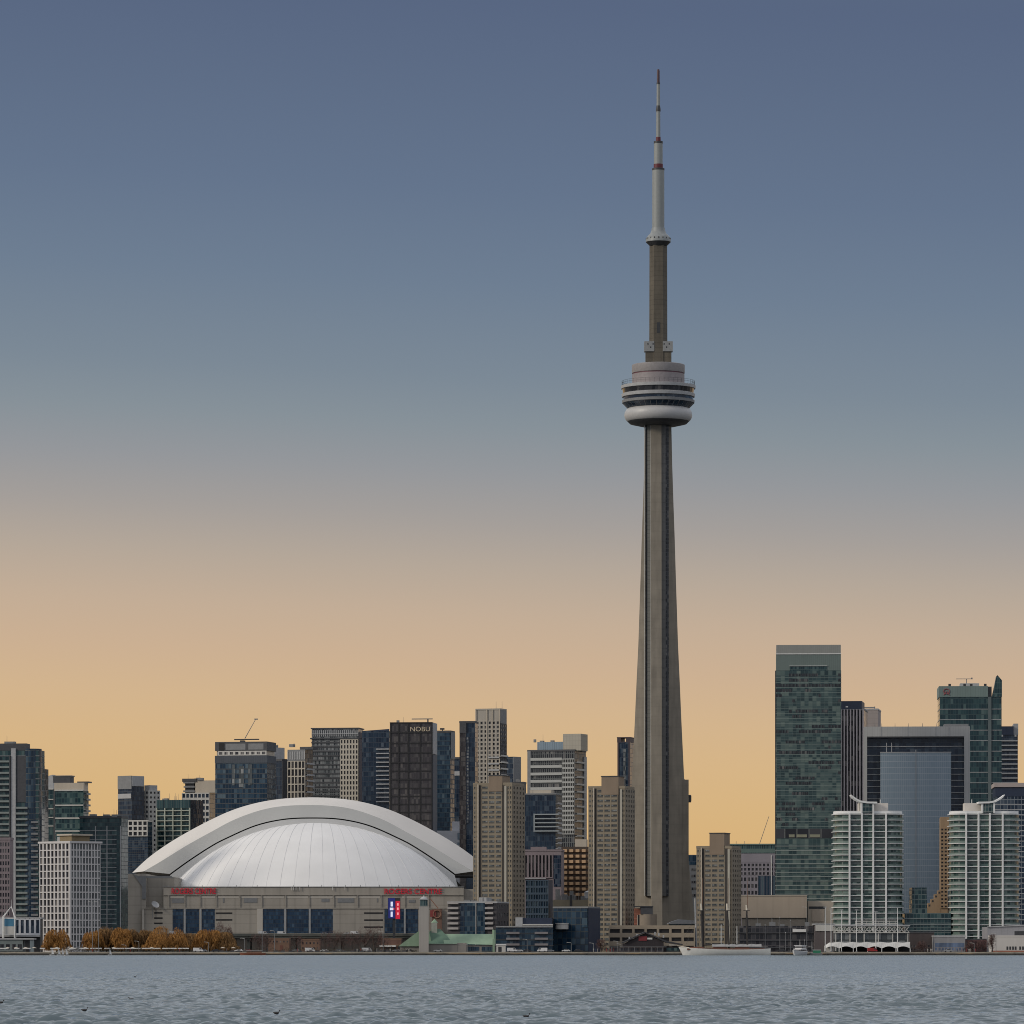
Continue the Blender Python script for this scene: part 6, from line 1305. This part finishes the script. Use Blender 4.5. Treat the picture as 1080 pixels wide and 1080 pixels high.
for i, a in enumerate(((47.5,72,980.5,2535,WIL,'lone rounded orange willow in front of the white gridded building',1),(87,109,981,2538,WIL,'leftmost orange willow of the long clump beside the stadium',2),(101,124,977.8,2546,DUL,'tall dull willow in the long clump left of the stadium',3),(117,139,978.6,2537,WIL,'orange willow in the middle of the long clump',4),(130,152,979.8,2544,DUL,'brownish willow at the stadium corner',5),(145,164,981,2550,DUL,'smaller dull willow at the right end of the long clump',6),(157.5,196,977.6,2534,WIL,'broadest orange willow, right of the long clump',7),(205,236,981,2536,WIL,'orange willow in front of the stadium windows',8),(222,248,984,2534,DUL,'low brown willow right of the others',9),(108,130,982,2558,WIL,'half hidden willow behind the left part of the long clump',10),(190,210,984.5,2556,DUL,'small dull willow in the gap before the stadium windows',11))):
    tree(*a[:6], gw, a[6], dens=(1.5 if i == 6 else 1.05))
tree(225,246,973.5,2560,PUR,'purple brown bare tree rising behind the rightmost willows','bare trees on the quay',20,False,.6,'bare_tree')
gb = 'bare trees on the quay'
bl = ['beside the left brown brick building','left of the doorway of the brick buildings','between the brick buildings','right of the brick buildings','under the centre of the stadium','in the thick middle clump','at the right of the middle clump','below the louvres of the stadium','tallest, left of the digital sign','below the digital sign']
for i, (l, r_, tp) in enumerate(((262,284,985),(272,290,983),(302,320,986),(334,352,983),(343,362,981.5),(352,372,983),(364,384,984),(376,394,977),(384,404,974.5),(398,412,984))):
    tree(l, r_, tp, 2560+(i%3)*12, PUR, f'dark leafless tree {bl[i]}', gb, 40+i, False, .15, 'bare_tree')
for i, (l, r_, tp) in enumerate(((628,640,991),(1018,1032,993),(1030,1044,992),(966,978,994),(1043,1050,984))):
    tree(l, r_, tp, 2518+i, PUR, ('small bare tree left of the gabled restaurant','small reddish bare tree right of the blue mural','small bare tree before the red brown shops','small bare tree right of the white tent','thin bare tree at the corner of the white hall')[i], 'small bare trees on the right quay', 60+i, False, .18, 'bare_tree')
# hedge-like shrubs behind the promenade
rn = random.Random(77); m = MB()
for i in range(5200):
    px = rn.choice((rn.uniform(60,205), rn.uniform(255,440))); Y = rn.uniform(2513.5,2519); x = X(px,Y); z = GZ+rn.uniform(.1,1.5)*(1+.5*math.sin(px*.4)); v = Vector((rn.uniform(-1,1),rn.uniform(-1,1),rn.uniform(-.3,1))).normalized()*rn.uniform(.25,.5); w2 = Vector((rn.uniform(-1,1),rn.uniform(-1,1),rn.uniform(-1,1))).normalized()*.12; p = Vector((x,Y,z))
    m.add([tuple(p-w2),tuple(p+w2),tuple(p+v+w2*.5),tuple(p+v-w2*.5)], [(0,1,2,3)])
tag(m.build('undergrowth', leafmat('shrub',(.02,.022,.012),(.04,.036,.02),(.07,.055,.035))), 'low dark winter undergrowth behind the promenade', 'undergrowth', kind='stuff')
# ================================================================== ducks
def duck(label, px, py, rz, sc=1.0):
    Y = CAMZ*F/(py-HOR); t = thing('duck', label, 'duck', (X(px,Y),Y,.08), rz); t.scale = (sc,)*3
    m = MB(); rg = []
    for x, w_, z0, z1 in ((-.27,.015,.12,.15),(-.2,.06,.05,.15),(-.1,.10,-.02,.17),(.02,.115,-.04,.17),(.12,.10,-.03,.16),(.17,.07,.0,.17),(.19,.05,.06,.21),(.20,.045,.12,.26),(.215,.05,.18,.31),(.25,.05,.20,.32),(.29,.03,.22,.29)):
        rg.append([(x, w_*math.cos(2*math.pi*i/10), (z0+z1)/2+(z1-z0)/2*math.sin(2*math.pi*i/10)) for i in range(10)])
    m.loft(rg).build('body', flat('duck_brown',(.025,.022,.02),.7), t, smooth=True); MB().loft([[(x,w_*math.cos(R(60*i)),.245+h_*math.sin(R(60*i))) for i in range(6)] for x,w_,h_ in ((.28,.022,.02),(.35,.02,.008))]).build('bill', flat('duck_bill',(.10,.09,.05)), t)
    return t
for a in (('duck nearest the left edge of the lake, facing right',89,1068,.2),('dark duck in the middle left of the lake, below another',138.5,1056,3.0),('farthest duck on the lake, small and dark',142.5,1031.4,.4),('duck cut by the left edge of the photo',1,1059.5,0),('duck close to the bottom left third of the lake',291.5,1071.3,.3),('duck nearest the bottom centre of the lake',555,1074.8,.1)): duck(*a, sc=.62)
